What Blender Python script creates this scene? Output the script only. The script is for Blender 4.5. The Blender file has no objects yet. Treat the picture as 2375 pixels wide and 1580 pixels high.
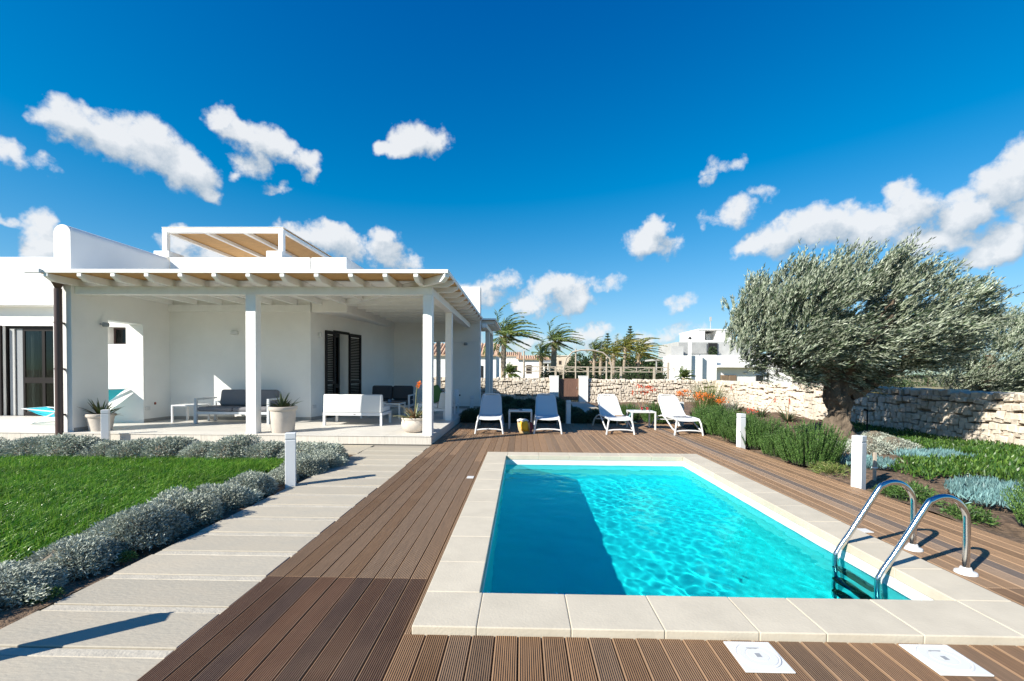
import bpy, bmesh, math, random
import numpy as np
from mathutils import Matrix, Vector, Euler

sc = bpy.context.scene
COL = sc.collection
R = math.radians

# ------------------------------------------------------------------ camera
cam_d = bpy.data.cameras.new('camera')
cam = bpy.data.objects.new('camera', cam_d)
COL.objects.link(cam)
sc.camera = cam
cam_d.sensor_width = 36.0
cam_d.lens = 1063.77 / 2375 * 36
cam_d.shift_y = 93.36 / 2375
cam_d.clip_start = 0.05
cam_d.clip_end = 9000
_b = Matrix(((1, 0, 0), (0, 0, -1), (0, 1, 0)))
cam.matrix_world = Matrix.Translation((0, 0, 1.4)) @ (
    Matrix.Rotation(0.02225, 3, 'Z') @ _b @ Matrix.Rotation(-0.01801, 3, 'X') @ Matrix.Rotation(0.006135, 3, 'Z')).to_4x4()

# ------------------------------------------------------------------ sun and sky
SUN_EL, SUN_AZ = R(33), R(54)          # light travels towards +X +Y and down
SUN_DIR = Vector((math.cos(SUN_EL) * math.sin(SUN_AZ), math.cos(SUN_EL) * math.cos(SUN_AZ), -math.sin(SUN_EL)))
sun_d = bpy.data.lights.new('sun', 'SUN')
sun_d.energy = 4.8
sun_d.angle = R(0.5)
sun_d.color = (1.0, 0.945, 0.835)
sun = bpy.data.objects.new('sun', sun_d)
COL.objects.link(sun)
sun.rotation_euler = SUN_DIR.to_track_quat('-Z', 'Y').to_euler()
sun.location = (-20, -15, 20)
sun_d.cycles.is_caustics_light = True   # lets the pool water focus real caustics

world = bpy.data.worlds.new('World')
sc.world = world
world.use_nodes = True
CLOUDS = [(-0.785, 0.368, 0.04, 0.026, -2.0, 1.0),(-0.742, 0.361, 0.051, 0.03, -4.0, 1.0),(-0.687, 0.361, 0.059, 0.038, -11.0, 1.0),(-0.639, 0.343, 0.047, 0.036, -22.0, 1.0),(-0.608, 0.31, 0.028, 0.017, -19.0, 0.9),(-0.851, 0.306, 0.017, 0.017, -2.0, 0.75),(-0.818, 0.307, 0.02, 0.009, 7.0, 0.5),(-0.8, 0.3, 0.011, 0.012, -29.0, 0.5),(-0.587, 0.431, 0.022, 0.022, 14.0, 0.8),(-0.554, 0.415, 0.029, 0.019, -28.0, 0.8),(-0.515, 0.407, 0.054, 0.028, 1.0, 1.0),(-0.536, 0.372, 0.032, 0.024, 31.0, 0.85),(-0.562, 0.344, 0.013, 0.013, 11.0, 0.6),(-0.485, 0.41, 0.029, 0.018, 10.0, 0.8),(-0.447, 0.394, 0.033, 0.019, -21.0, 0.75),(-0.429, 0.375, 0.018, 0.02, 9.0, 0.7),(-0.497, 0.342, 0.026, 0.009, 9.0, 0.45),(-0.269, 0.437, 0.039, 0.016, 5.0, 0.9),(-0.236, 0.457, 0.047, 0.027, 15.0, 1.0),(-0.194, 0.455, 0.033, 0.025, 4.0, 0.9),(-0.817, 0.217, 0.016, 0.022, 12.0, 0.8),(-0.819, 0.189, 0.021, 0.024, 11.0, 0.85),(-0.852, 0.212, 0.025, 0.007, -2.0, 0.5),(-0.451, 0.265, 0.041, 0.022, -3.0, 0.95),(-0.4, 0.263, 0.05, 0.029, -9.0, 1.0),(-0.367, 0.247, 0.035, 0.034, -15.0, 0.9),(-0.643, 0.218, 0.031, 0.024, 9.0, 0.8),(-0.608, 0.207, 0.04, 0.018, 8.0, 0.55),(-0.295, 0.272, 0.035, 0.023, 4.0, 0.9),(-0.287, 0.243, 0.041, 0.03, -16.0, 0.9),(-0.256, 0.224, 0.045, 0.021, -7.0, 0.7),(-0.054, 0.193, 0.045, 0.021, 10.0, 0.75),(-0.096, 0.17, 0.051, 0.025, 1.0, 0.75),(0.077, 0.181, 0.055, 0.03, 14.0, 0.85),(0.105, 0.157, 0.053, 0.029, -1.0, 0.85),(0.026, 0.148, 0.048, 0.022, 0.0, 0.7),(0.177, 0.186, 0.041, 0.014, 8.0, 0.5),(0.321, 0.142, 0.031, 0.017, 7.0, 0.5),(0.277, 0.292, 0.027, 0.023, -5.0, 0.95),(0.256, 0.269, 0.039, 0.026, 6.0, 0.9),(0.299, 0.259, 0.037, 0.02, -5.0, 0.8),(0.379, 0.387, 0.022, 0.013, 22.0, 0.5),(0.419, 0.386, 0.023, 0.013, -9.0, 0.55),(0.379, 0.368, 0.017, 0.01, 22.0, 0.45),(0.428, 0.307, 0.035, 0.024, 2.0, 0.62),(0.376, 0.297, 0.022, 0.012, -7.0, 0.45),(0.474, 0.334, 0.02, 0.012, -29.0, 0.4),(0.457, 0.242, 0.033, 0.019, 13.0, 0.85),(0.517, 0.254, 0.06, 0.031, 7.0, 1.0),(0.583, 0.26, 0.055, 0.034, -5.0, 1.0),(0.635, 0.246, 0.049, 0.03, -10.0, 1.0),(0.674, 0.291, 0.026, 0.021, -13.0, 0.7),(0.696, 0.264, 0.042, 0.03, -22.0, 0.9),(0.751, 0.246, 0.043, 0.032, 7.0, 1.0),(0.72, 0.209, 0.059, 0.021, -10.0, 0.9),(0.794, 0.278, 0.027, 0.035, 25.0, 1.0),(0.817, 0.294, 0.021, 0.032, 13.0, 1.0),(0.795, 0.193, 0.032, 0.027, 9.0, 1.0),(0.764, 0.176, 0.028, 0.015, 1.0, 0.9),(0.832, 0.236, 0.032, 0.034, -14.0, 1.0),(-0.011, 0.065, 0.093, 0.019, 0.0, 0.5),(0.147, 0.083, 0.045, 0.018, 14.0, 0.65),(0.11, 0.06, 0.082, 0.018, 0.0, 0.5),(0.263, 0.067, 0.059, 0.018, -1.0, 0.45),(0.313, 0.084, 0.041, 0.019, 19.0, 0.55),(0.355, 0.08, 0.027, 0.019, -1.0, 0.5),(-0.151, 0.096, 0.084, 0.023, 1.0, 0.5)]

def build_sky():
    nt = world.node_tree
    N, L = nt.nodes, nt.links
    bg = N['Background']
    sky = N.new('ShaderNodeTexSky')
    sky.sky_type = 'NISHITA'
    sky.sun_disc = False
    sky.sun_elevation = SUN_EL
    sky.sun_rotation = SUN_AZ + math.pi
    sky.altitude = 0
    sky.air_density = 1.0
    sky.dust_density = 0.15
    sky.ozone_density = 2.6

    def math_(op, a, b=None, c=None, clamp=False):
        n = N.new('ShaderNodeMath'); n.operation = op; n.use_clamp = clamp
        for i, v in enumerate((a, b, c)):
            if v is None: continue
            if isinstance(v, (int, float)): n.inputs[i].default_value = v
            else: L.new(v, n.inputs[i])
        return n.outputs[0]

    def vmath(op, a, b=None):
        n = N.new('ShaderNodeVectorMath'); n.operation = op
        for i, v in enumerate((a, b)):
            if v is None: continue
            if isinstance(v, tuple): n.inputs[i].default_value = v
            else: L.new(v, n.inputs[i])
        return n.outputs[1] if op == 'LENGTH' else n.outputs[0]

    # deeper, more saturated blue as through a polarising filter, for the whole sky alike
    hsv = N.new('ShaderNodeHueSaturation')
    hsv.inputs['Saturation'].default_value = SKY_SAT
    hsv.inputs['Value'].default_value = 1.0
    L.new(sky.outputs[0], hsv.inputs['Color'])
    def vc(op, v_, c):
        n = N.new('ShaderNodeVectorMath'); n.operation = op; L.new(v_, n.inputs[0])
        if isinstance(c, tuple): n.inputs[1].default_value = c
        else: L.new(c, n.inputs[1])
        return n.outputs[0]
    num = vc('MAXIMUM', vc('MULTIPLY_ADD', hsv.outputs[0], SKY_GAIN), (0, 0, 0))
    num_add = [n for n in N if n.type == 'VECT_MATH' and n.operation == 'MULTIPLY_ADD'][-1]; num_add.inputs[2].default_value = SKY_LIFT
    den = vc('MULTIPLY_ADD', hsv.outputs[0], SKY_ROLL)
    [n for n in N if n.type == 'VECT_MATH' and n.operation == 'MULTIPLY_ADD'][-1].inputs[2].default_value = (1, 1, 1)
    skycol = vc('DIVIDE', num, den)

    tcd = N.new('ShaderNodeTexCoord')
    d = vmath('NORMALIZE', tcd.outputs['Generated'])
    sep = N.new('ShaderNodeSeparateXYZ'); L.new(d, sep.inputs[0])
    az = math_('ARCTAN2', sep.outputs[0], sep.outputs[1])
    el = math_('ARCSINE', sep.outputs[2])
    comb = N.new('ShaderNodeCombineXYZ'); L.new(az, comb.inputs[0]); L.new(el, comb.inputs[1]); comb.inputs[2].default_value = 1.0

    def lobe_group():
        """one cloud lobe: keeps the greater of what came before and s - s * |(A.v, B.v)|^2, for two directions at once"""
        g = bpy.data.node_groups.new('cloud_lobe', 'ShaderNodeTree')
        I = g.interface
        for nm, st in (('v0', 'NodeSocketVector'), ('v1', 'NodeSocketVector'), ('c0', 'NodeSocketFloat'), ('c1', 'NodeSocketFloat'), ('A', 'NodeSocketVector'), ('B', 'NodeSocketVector'), ('s', 'NodeSocketFloat')):
            I.new_socket(nm, in_out='INPUT', socket_type=st)
        for nm in ('c0', 'c1'): I.new_socket(nm, in_out='OUTPUT', socket_type='NodeSocketFloat')
        gi, go = g.nodes.new('NodeGroupInput'), g.nodes.new('NodeGroupOutput')
        def nd(t, op, *ins):
            n = g.nodes.new(t); n.operation = op
            for i, x in enumerate(ins):
                if isinstance(x, float): n.inputs[i].default_value = x
                else: g.links.new(x, n.inputs[i])
            return n.outputs['Value']
        V_, F_ = 'ShaderNodeVectorMath', 'ShaderNodeMath'
        ns = nd(F_, 'MULTIPLY', gi.outputs['s'], -1.0)
        for k in ('0', '1'):
            u = nd(V_, 'DOT_PRODUCT', gi.outputs['v' + k], gi.outputs['A']); w_ = nd(V_, 'DOT_PRODUCT', gi.outputs['v' + k], gi.outputs['B'])
            d2 = nd(F_, 'MULTIPLY_ADD', u, u, nd(F_, 'MULTIPLY', w_, w_))
            val = nd(F_, 'MULTIPLY_ADD', d2, ns, gi.outputs['s'])
            g.links.new(nd(F_, 'SMOOTH_MAX', gi.outputs['c' + k], val, 0.12), go.inputs['c' + k])
        return g
    LG = lobe_group()

    def density(v0, v1, lobes):
        """greatest of the cloud lobes at two directions; v = (azimuth, elevation, 1)"""
        c0 = c1 = None
        s0 = N.new('ShaderNodeSeparateXYZ'); L.new(v0, s0.inputs[0]); s1 = N.new('ShaderNodeSeparateXYZ'); L.new(v1, s1.inputs[0])
        for i, (a, e, rx, ry, rot, s) in enumerate(lobes):
            if i and i % 6 == 0:      # makes the next few wait for the last, so the shader stack stays small
                z = math_('MULTIPLY_ADD', c1, 1e-7, 1.0); vv = []
                for sp in (s0, s1):
                    cb = N.new('ShaderNodeCombineXYZ'); L.new(sp.outputs[0], cb.inputs[0]); L.new(sp.outputs[1], cb.inputs[1]); L.new(z, cb.inputs[2]); vv.append(cb.outputs[0])
                v0, v1 = vv
            rx, ry = rx * CLOUD_R, ry * CLOUD_R
            c_, s_ = math.cos(R(rot)), math.sin(R(rot))
            g = N.new('ShaderNodeGroup'); g.node_tree = LG
            g.inputs['A'].default_value = (c_ / rx, s_ / rx, -(a * c_ + e * s_) / rx)
            g.inputs['B'].default_value = (-s_ / ry, c_ / ry, (a * s_ - e * c_) / ry)
            g.inputs['s'].default_value = s
            L.new(v0, g.inputs['v0']); L.new(v1, g.inputs['v1'])
            if c0 is None: g.inputs['c0'].default_value = -9.0; g.inputs['c1'].default_value = -9.0
            else: L.new(c0, g.inputs['c0']); L.new(c1, g.inputs['c1'])
            c0, c1 = g.outputs['c0'], g.outputs['c1']
        return c0, c1

    def cloudy(lobes):
        """background of one sector of the sky with its clouds"""
        n1 = N.new('ShaderNodeTexNoise'); n1.inputs['Scale'].default_value = 24; n1.inputs['Detail'].default_value = 3.0
        n1.inputs['Roughness'].default_value = 0.55
        L.new(d, n1.inputs['Vector'])
        w = vmath('SUBTRACT', n1.outputs['Color'], (0.5, 0.5, 0.5))
        w = vmath('MULTIPLY', w, (0.055, 0.05, 0.0))
        p = vmath('ADD', comb.outputs[0], w)
        n2 = N.new('ShaderNodeTexNoise'); n2.inputs['Scale'].default_value = 26; n2.inputs['Detail'].default_value = 9.0
        n2.inputs['Roughness'].default_value = 0.64
        L.new(d, n2.inputs['Vector'])
        d0, d1 = density(p, vmath('ADD', p, (-0.012, 0.03, 0)), lobes)   # the second sample lies towards the sun
        body = math_('MULTIPLY_ADD', n2.outputs['Fac'], 2.0, -1.0 - 0.02)
        dens = math_('ADD', d0, body)
        mr = N.new('ShaderNodeMapRange'); mr.interpolation_type = 'SMOOTHSTEP'
        L.new(dens, mr.inputs[0]); mr.inputs[1].default_value = -0.04; mr.inputs[2].default_value = 0.72
        # lit side: the density falls off towards the sun (up and to the left)
        df = math_('SUBTRACT', d0, d1)
        sh = math_('MULTIPLY_ADD', df, 0.95, 0.47)
        sh = math_('ADD', sh, math_('MULTIPLY_ADD', n2.outputs['Fac'], 2.2, -1.1), clamp=True)
        cc = N.new('ShaderNodeMix'); cc.data_type = 'RGBA'
        L.new(sh, cc.inputs[0])
        cc.inputs[6].default_value = (*[c * CLOUD_V for c in (0.44, 0.55, 0.66)], 1)
        cc.inputs[7].default_value = (*[c * CLOUD_V for c in (0.98, 1.0, 1.02)], 1)
        mix = N.new('ShaderNodeMix'); mix.data_type = 'RGBA'
        L.new(math_('MULTIPLY', mr.outputs[0], 0.93), mix.inputs[0])
        L.new(skycol, mix.inputs[6]); L.new(cc.outputs[2], mix.inputs[7])
        b2 = N.new('ShaderNodeBackground'); L.new(mix.outputs[2], b2.inputs['Color']); b2.inputs['Strength'].default_value = SKY_STRENGTH
        return b2.outputs[0]

    L.new(skycol, bg.inputs['Color'])
    bg.inputs['Strength'].default_value = SKY_STRENGTH
    cur = bg.outputs[0]
    edges = [-math.pi, -1.02, -0.70, -0.52, -0.30, -0.08, 0.12, 0.34, 0.56, 0.74, 1.02, math.pi]
    for a0, a1 in zip(edges[:-1], edges[1:]):
        ins = [c for c in CLOUDS if c[0] + c[2] * 2.2 + .07 > a0 and c[0] - c[2] * 2.2 - .07 < a1]
        if not ins: continue
        e1 = max(c[1] + c[3] * 2.2 + .06 for c in ins); e0 = min(c[1] - c[3] * 2.2 - .06 for c in ins)
        f = math_('MULTIPLY', math_('GREATER_THAN', az, a0), math_('LESS_THAN', az, a1))
        f = math_('MULTIPLY', f, math_('MULTIPLY', math_('GREATER_THAN', el, e0), math_('LESS_THAN', el, e1)))
        ms = N.new('ShaderNodeMixShader'); L.new(f, ms.inputs[0]); L.new(cur, ms.inputs[1]); L.new(cloudy(ins), ms.inputs[2]); cur = ms.outputs[0]
    L.new(cur, N['World Output'].inputs['Surface'])

SKY_STRENGTH = 0.085
CLOUD_R = 1.27
SKY_SAT = 1.35
SKY_GAIN = (1.15, 1.34, 1.22)
SKY_LIFT = (-0.50, -0.42, 0.0)
SKY_ROLL = (0.16, 0.12, 0.065)
CLOUD_V = 5.7
# the same kind of scattered cloud goes on round the rest of the sky
_r = random.Random(5)
for _i in range(9):
    _a, _e = _r.uniform(1.05, 5.2), _r.uniform(0.12, 0.6)
    if _a > math.pi: _a -= 2 * math.pi
    CLOUDS.append((_a, _e, _r.uniform(0.05, 0.1), _r.uniform(0.03, 0.045), _r.uniform(-20, 20), 0.95))
build_sky()
world.cycles.sampling_method = 'MANUAL'
world.cycles.sample_map_resolution = 512

vs = sc.view_settings
vs.view_transform = 'Standard'
vs.look = 'None'
vs.exposure = 0.92
vs.gamma = 1.0
vs.use_curve_mapping = False
cy = sc.cycles
cy.use_denoising = True
cy.max_bounces = 10
cy.diffuse_bounces = 7
cy.glossy_bounces = 4
cy.transmission_bounces = 8
cy.transparent_max_bounces = 12
cy.caustics_refractive = True
cy.caustics_reflective = False
cy.sample_clamp_indirect = 6.0

# ------------------------------------------------------------------ helpers
def link(o):
    COL.objects.link(o)
    return o

def tag(o, label=None, cat=None, group=None, kind=None):
    if label: o['label'] = label
    if cat: o['category'] = cat
    if group: o['group'] = group
    if kind: o['kind'] = kind
    return o

def thing(name, label, cat, loc=(0, 0, 0), rz=0.0, group=None):
    o = link(bpy.data.objects.new(name, None))
    o.empty_display_size = 0.1
    o.location = loc
    o.rotation_euler = (0, 0, rz)
    return tag(o, label, cat, group)

def root_loc(o):
    while o is not None and o.parent is not None: o = o.parent
    return Vector(o.location) if o is not None else Vector((0, 0, 0))

class MB:
    """collects geometry; build() links it as one mesh object"""
    def __init__(self): self.v, self.f = [], []
    def add(self, vs_, fs_):
        n = len(self.v); self.v += [tuple(x) for x in vs_]; self.f += [tuple(i + n for i in f) for f in fs_]; return self
    def box(self, x0, x1, y0, y1, z0, z1):
        return self.add([(x0, y0, z0), (x1, y0, z0), (x1, y1, z0), (x0, y1, z0), (x0, y0, z1), (x1, y0, z1), (x1, y1, z1), (x0, y1, z1)],
                        [(3, 2, 1, 0), (4, 5, 6, 7), (0, 1, 5, 4), (1, 2, 6, 5), (2, 3, 7, 6), (3, 0, 4, 7)])
    def obox(self, c, s, rot=(0, 0, 0)):
        m = Euler(rot).to_matrix(); c = Vector(c); h = [x / 2 for x in s]
        p = [(-1, -1, -1), (1, -1, -1), (1, 1, -1), (-1, 1, -1), (-1, -1, 1), (1, -1, 1), (1, 1, 1), (-1, 1, 1)]
        return self.add([c + m @ Vector((a * h[0], b * h[1], d * h[2])) for a, b, d in p],
                        [(3, 2, 1, 0), (4, 5, 6, 7), (0, 1, 5, 4), (1, 2, 6, 5), (2, 3, 7, 6), (3, 0, 4, 7)])
    def bar(self, a, b, w, h=None, up=(0, 0, 1)):
        """square bar from a to b"""
        a, b = Vector(a), Vector(b); h = h or w
        d = (b - a).normalized(); u = Vector(up)
        if abs(d.dot(u)) > .98: u = Vector((0, 1, 0))
        s = d.cross(u).normalized(); u = s.cross(d)
        q = [(-1, -1), (1, -1), (1, 1), (-1, 1)]
        vs_ = [e + s * (i * w / 2) + u * (j * h / 2) for e in (a, b) for i, j in q]
        return self.add(vs_, [(0, 1, 2, 3), (7, 6, 5, 4), (1, 0, 4, 5), (2, 1, 5, 6), (3, 2, 6, 7), (0, 3, 7, 4)])
    def tube(self, pts, r, n=10, cap=True):
        pts = [Vector(p) for p in pts]; k = len(pts)
        rs = r if isinstance(r, (list, tuple)) else [r] * k
        vs_, fs_ = [], []
        u = None
        for i, p in enumerate(pts):
            t = (pts[min(i + 1, k - 1)] - pts[max(i - 1, 0)]).normalized()
            if u is None:
                u = Vector((0, 0, 1)) if abs(t.z) < .9 else Vector((0, 1, 0))
            u = (u - t * u.dot(t)).normalized(); s = t.cross(u)
            for j in range(n):
                a = 2 * math.pi * j / n
                vs_.append(p + (u * math.cos(a) + s * math.sin(a)) * rs[i])
        for i in range(k - 1):
            for j in range(n):
                a, b = i * n + j, i * n + (j + 1) % n
                fs_.append((a, a + n, b + n, b))
        if cap:
            fs_.append(tuple(range(n))); fs_.append(tuple(reversed(range((k - 1) * n, k * n))))
        return self.add(vs_, fs_)
    def lathe(self, prof, n=28, c=(0, 0, 0)):
        vs_, fs_ = [], []
        for r, z in prof:
            for j in range(n):
                a = 2 * math.pi * j / n
                vs_.append((c[0] + r * math.cos(a), c[1] + r * math.sin(a), c[2] + z))
        for i in range(len(prof) - 1):
            for j in range(n):
                a, b = i * n + j, i * n + (j + 1) % n
                fs_.append((a, b, b + n, a + n))
        fs_.append(tuple(reversed(range(n)))); fs_.append(tuple(range((len(prof) - 1) * n, len(prof) * n)))
        return self.add(vs_, fs_)
    def prism(self, poly, a, b, axis='y'):
        """poly in the plane across axis; extruded from a to b"""
        n = len(poly)
        f = {'y': lambda p, t: (p[0], t, p[1]), 'x': lambda p, t: (t, p[0], p[1]), 'z': lambda p, t: (p[0], p[1], t)}[axis]
        vs_ = [f(p, a) for p in poly] + [f(p, b) for p in poly]
        fs_ = [tuple(range(n)), tuple(reversed(range(n, 2 * n)))] + [((i + 1) % n, i, i + n, (i + 1) % n + n) for i in range(n)]
        return self.add(vs_, fs_)
    def mesh(self, name, mat, bevel=0.0, seg=1, smooth=False, off=None):
        me = bpy.data.meshes.new(name)
        me.from_pydata(self.v, [], self.f)
        bm = bmesh.new(); bm.from_mesh(me)
        if off is not None: bmesh.ops.translate(bm, vec=-off, verts=bm.verts)
        bmesh.ops.recalc_face_normals(bm, faces=bm.faces)
        if bevel > 0:
            es = [e for e in bm.edges if len(e.link_faces) == 2 and e.calc_face_angle() > 0.5]
            bmesh.ops.bevel(bm, geom=es, offset=bevel, segments=seg, profile=0.5, affect='EDGES', clamp_overlap=True)
        bm.to_mesh(me); bm.free()
        if mat is not None: me.materials.append(mat)
        if smooth:
            me.polygons.foreach_set('use_smooth', [True] * len(me.polygons))
            try: me.set_sharp_from_angle(angle=R(40))
            except Exception: pass
        return me
    def build(self, name, mat, parent=None, bevel=0.0, seg=1, smooth=False, local=False):
        """parts are given in world coordinates unless local"""
        off = None if (local or parent is None) else root_loc(parent)
        o = link(bpy.data.objects.new(name, self.mesh(name, mat, bevel, seg, smooth, off)))
        if parent is not None: o.parent = parent
        return o

def piece(name, me, parent, loc, rz=0.0):
    o = link(bpy.data.objects.new(name, me))
    o.parent = parent
    o.location = Vector(loc) - root_loc(parent)
    o.rotation_euler = (0, 0, rz)
    return o

def copy_tree(o, loc, rz=0.0, label=None, group=None, scale=None, parent=None):
    c = link(o.copy())
    c.parent = parent
    if parent is None:
        c.location = loc; c.rotation_euler = (0, 0, rz)
        if scale: c.scale = scale if isinstance(scale, tuple) else (scale,) * 3
        if label: c['label'] = label
        if group: c['group'] = group
    for ch in [x for x in o.children]:
        copy_tree(ch, None, parent=c)
    return c

def np_mesh(name, v, f, mat, smooth=False):
    """v (N,3), f (M,k) with k = 3 or 4"""
    v = np.asarray(v, np.float32); f = np.asarray(f, np.int32)
    me = bpy.data.meshes.new(name)
    m, k = f.shape
    me.vertices.add(len(v)); me.vertices.foreach_set('co', v.ravel())
    me.loops.add(m * k); me.loops.foreach_set('vertex_index', f.ravel())
    me.polygons.add(m)
    me.polygons.foreach_set('loop_start', np.arange(0, m * k, k, dtype=np.int32))
    try: me.polygons.foreach_set('loop_total', np.full(m, k, np.int32))
    except Exception: pass
    if smooth: me.polygons.foreach_set('use_smooth', np.ones(m, bool))
    if mat is not None: me.materials.append(mat)
    me.update(calc_edges=True)
    return me

def unit(a):
    return a / np.maximum(np.linalg.norm(a, axis=-1, keepdims=True), 1e-9)

def leaf_quads(base, d, length, width, rng, roll=None, droop=0.0):
    """one lens-shaped quad per leaf; returns verts, faces"""
    n = len(base); d = unit(d)
    ref = np.where(np.abs(d[:, 2:3]) > .9, np.array([[1., 0, 0]]), np.array([[0., 0, 1]]))
    s = unit(np.cross(d, ref)); u = np.cross(s, d)
    a = rng.uniform(0, 2 * np.pi, n) if roll is None else roll
    s2 = s * np.cos(a)[:, None] + u * np.sin(a)[:, None]
    L_ = np.broadcast_to(np.asarray(length, float), (n,))[:, None]; W_ = np.broadcast_to(np.asarray(width, float), (n,))[:, None]
    mid = base + d * L_ * .45 - np.array([0, 0, 1.]) * (droop * L_ * .1)
    tip = base + d * L_ - np.array([0, 0, 1.]) * (droop * L_ * .45)
    v = np.stack([base, mid - s2 * W_ / 2, tip, mid + s2 * W_ / 2], 1).reshape(-1, 3)
    f = np.arange(4 * n).reshape(n, 4)
    return v, f

# ------------------------------------------------------------------ materials
def mat(name, base, rough=0.6, var=0.0, scale=4.0, bump=0.0, bscale=30.0, metallic=0.0, spec=0.5, col2=None, detail=5.0, stretch=None, coat=0.0, objrand=0.0, objcol=False):
    m = bpy.data.materials.new(name); m.use_nodes = True
    nt = m.node_tree; N, L = nt.nodes, nt.links
    b = N['Principled BSDF']
    b.inputs['Roughness'].default_value = rough
    b.inputs['Metallic'].default_value = metallic
    b.inputs['Specular IOR Level'].default_value = spec
    b.inputs['Coat Weight'].default_value = coat
    col = None
    rgb = N.new('ShaderNodeRGB'); rgb.outputs[0].default_value = (*base, 1); col = rgb.outputs[0]
    oi = N.new('ShaderNodeObjectInfo')
    if objcol: col = oi.outputs['Color']
    tc = N.new('ShaderNodeTexCoord')
    vec = tc.outputs['Object']
    if objrand or objcol:
        ad = N.new('ShaderNodeVectorMath'); ad.operation = 'MULTIPLY_ADD'
        cx = N.new('ShaderNodeCombineXYZ')
        for i in range(3): L.new(oi.outputs['Random'], cx.inputs[i])
        L.new(cx.outputs[0], ad.inputs[0]); ad.inputs[1].default_value = (37, 53, 71); L.new(vec, ad.inputs[2])
        vec = ad.outputs[0]
    if stretch:
        mp = N.new('ShaderNodeMapping'); mp.inputs['Scale'].default_value = stretch
        L.new(vec, mp.inputs[0]); vec = mp.outputs[0]
    if var > 0 or col2:
        no = N.new('ShaderNodeTexNoise'); no.inputs['Scale'].default_value = scale; no.inputs['Detail'].default_value = detail
        no.inputs['Roughness'].default_value = 0.6
        L.new(vec, no.inputs['Vector'])
        mr = N.new('ShaderNodeMapRange'); L.new(no.outputs['Fac'], mr.inputs[0])
        mr.inputs[1].default_value = 0.3; mr.inputs[2].default_value = 0.7
        if col2:
            mx = N.new('ShaderNodeMix'); mx.data_type = 'RGBA'
            L.new(mr.outputs[0], mx.inputs[0]); L.new(col, mx.inputs[6]); mx.inputs[7].default_value = (*col2, 1); col = mx.outputs[2]
        if var > 0:
            mr2 = N.new('ShaderNodeMapRange'); L.new(no.outputs['Fac'], mr2.inputs[0])
            mr2.inputs[1].default_value = 0.3; mr2.inputs[2].default_value = 0.7
            mr2.inputs[3].default_value = 1 - var; mr2.inputs[4].default_value = 1 + var
            mu = N.new('ShaderNodeMix'); mu.data_type = 'RGBA'; mu.blend_type = 'MULTIPLY'; mu.inputs[0].default_value = 1
            L.new(col, mu.inputs[6]); L.new(mr2.outputs[0], mu.inputs[7]); col = mu.outputs[2]
    if objrand:
        mr3 = N.new('ShaderNodeMapRange'); L.new(oi.outputs['Random'], mr3.inputs[0])
        mr3.inputs[3].default_value = 1 - objrand; mr3.inputs[4].default_value = 1 + objrand
        mu = N.new('ShaderNodeMix'); mu.data_type = 'RGBA'; mu.blend_type = 'MULTIPLY'; mu.inputs[0].default_value = 1
        L.new(col, mu.inputs[6]); L.new(mr3.outputs[0], mu.inputs[7]); col = mu.outputs[2]
    L.new(col, b.inputs['Base Color'])
    if bump > 0:
        nb = N.new('ShaderNodeTexNoise'); nb.inputs['Scale'].default_value = bscale; nb.inputs['Detail'].default_value = 4
        L.new(vec, nb.inputs['Vector'])
        bp = N.new('ShaderNodeBump'); bp.inputs['Strength'].default_value = 1.0; bp.inputs['Distance'].default_value = bump
        L.new(nb.outputs['Fac'], bp.inputs['Height']); L.new(bp.outputs[0], b.inputs['Normal'])
    return m

def leafmat(name, cols, back=None, trans=0.25, rough=0.5, spec=0.4, patch=2.2):
    """foliage: colour picked leaf by leaf, some light passing through; back = colour of the underside"""
    m = bpy.data.materials.new(name); m.use_nodes = True
    nt = m.node_tree; N, L = nt.nodes, nt.links
    b = N['Principled BSDF']; out = N['Material Output']
    g = N.new('ShaderNodeNewGeometry')
    cr = N.new('ShaderNodeValToRGB'); cr.color_ramp.interpolation = 'LINEAR'
    els = cr.color_ramp.elements
    while len(els) < len(cols): els.new(0.5)
    for i, c in enumerate(cols):
        els[i].position = i / max(1, len(cols) - 1); els[i].color = (*c, 1)
    L.new(g.outputs['Random Per Island'], cr.inputs[0])
    col = cr.outputs[0]
    if back:
        mx = N.new('ShaderNodeMix'); mx.data_type = 'RGBA'
        L.new(g.outputs['Backfacing'], mx.inputs[0]); L.new(col, mx.inputs[6]); mx.inputs[7].default_value = (*back, 1); col = mx.outputs[2]
    tcl = N.new('ShaderNodeTexCoord'); nl = N.new('ShaderNodeTexNoise'); nl.inputs['Scale'].default_value = patch; nl.inputs['Detail'].default_value = 3
    L.new(tcl.outputs['Object'], nl.inputs['Vector'])
    ml = N.new('ShaderNodeMapRange'); L.new(nl.outputs['Fac'], ml.inputs[0]); ml.inputs[1].default_value = .3; ml.inputs[2].default_value = .7; ml.inputs[3].default_value = .72; ml.inputs[4].default_value = 1.28
    mm = N.new('ShaderNodeMix'); mm.data_type = 'RGBA'; mm.blend_type = 'MULTIPLY'; mm.inputs[0].default_value = 1
    L.new(col, mm.inputs[6]); L.new(ml.outputs[0], mm.inputs[7]); col = mm.outputs[2]
    L.new(col, b.inputs['Base Color'])
    b.inputs['Roughness'].default_value = rough
    b.inputs['Specular IOR Level'].default_value = spec
    t = N.new('ShaderNodeBsdfTranslucent'); L.new(col, t.inputs[0])
    ms = N.new('ShaderNodeMixShader'); ms.inputs[0].default_value = trans
    L.new(b.outputs[0], ms.inputs[1]); L.new(t.outputs[0], ms.inputs[2]); L.new(ms.outputs[0], out.inputs[0])
    return m

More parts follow.
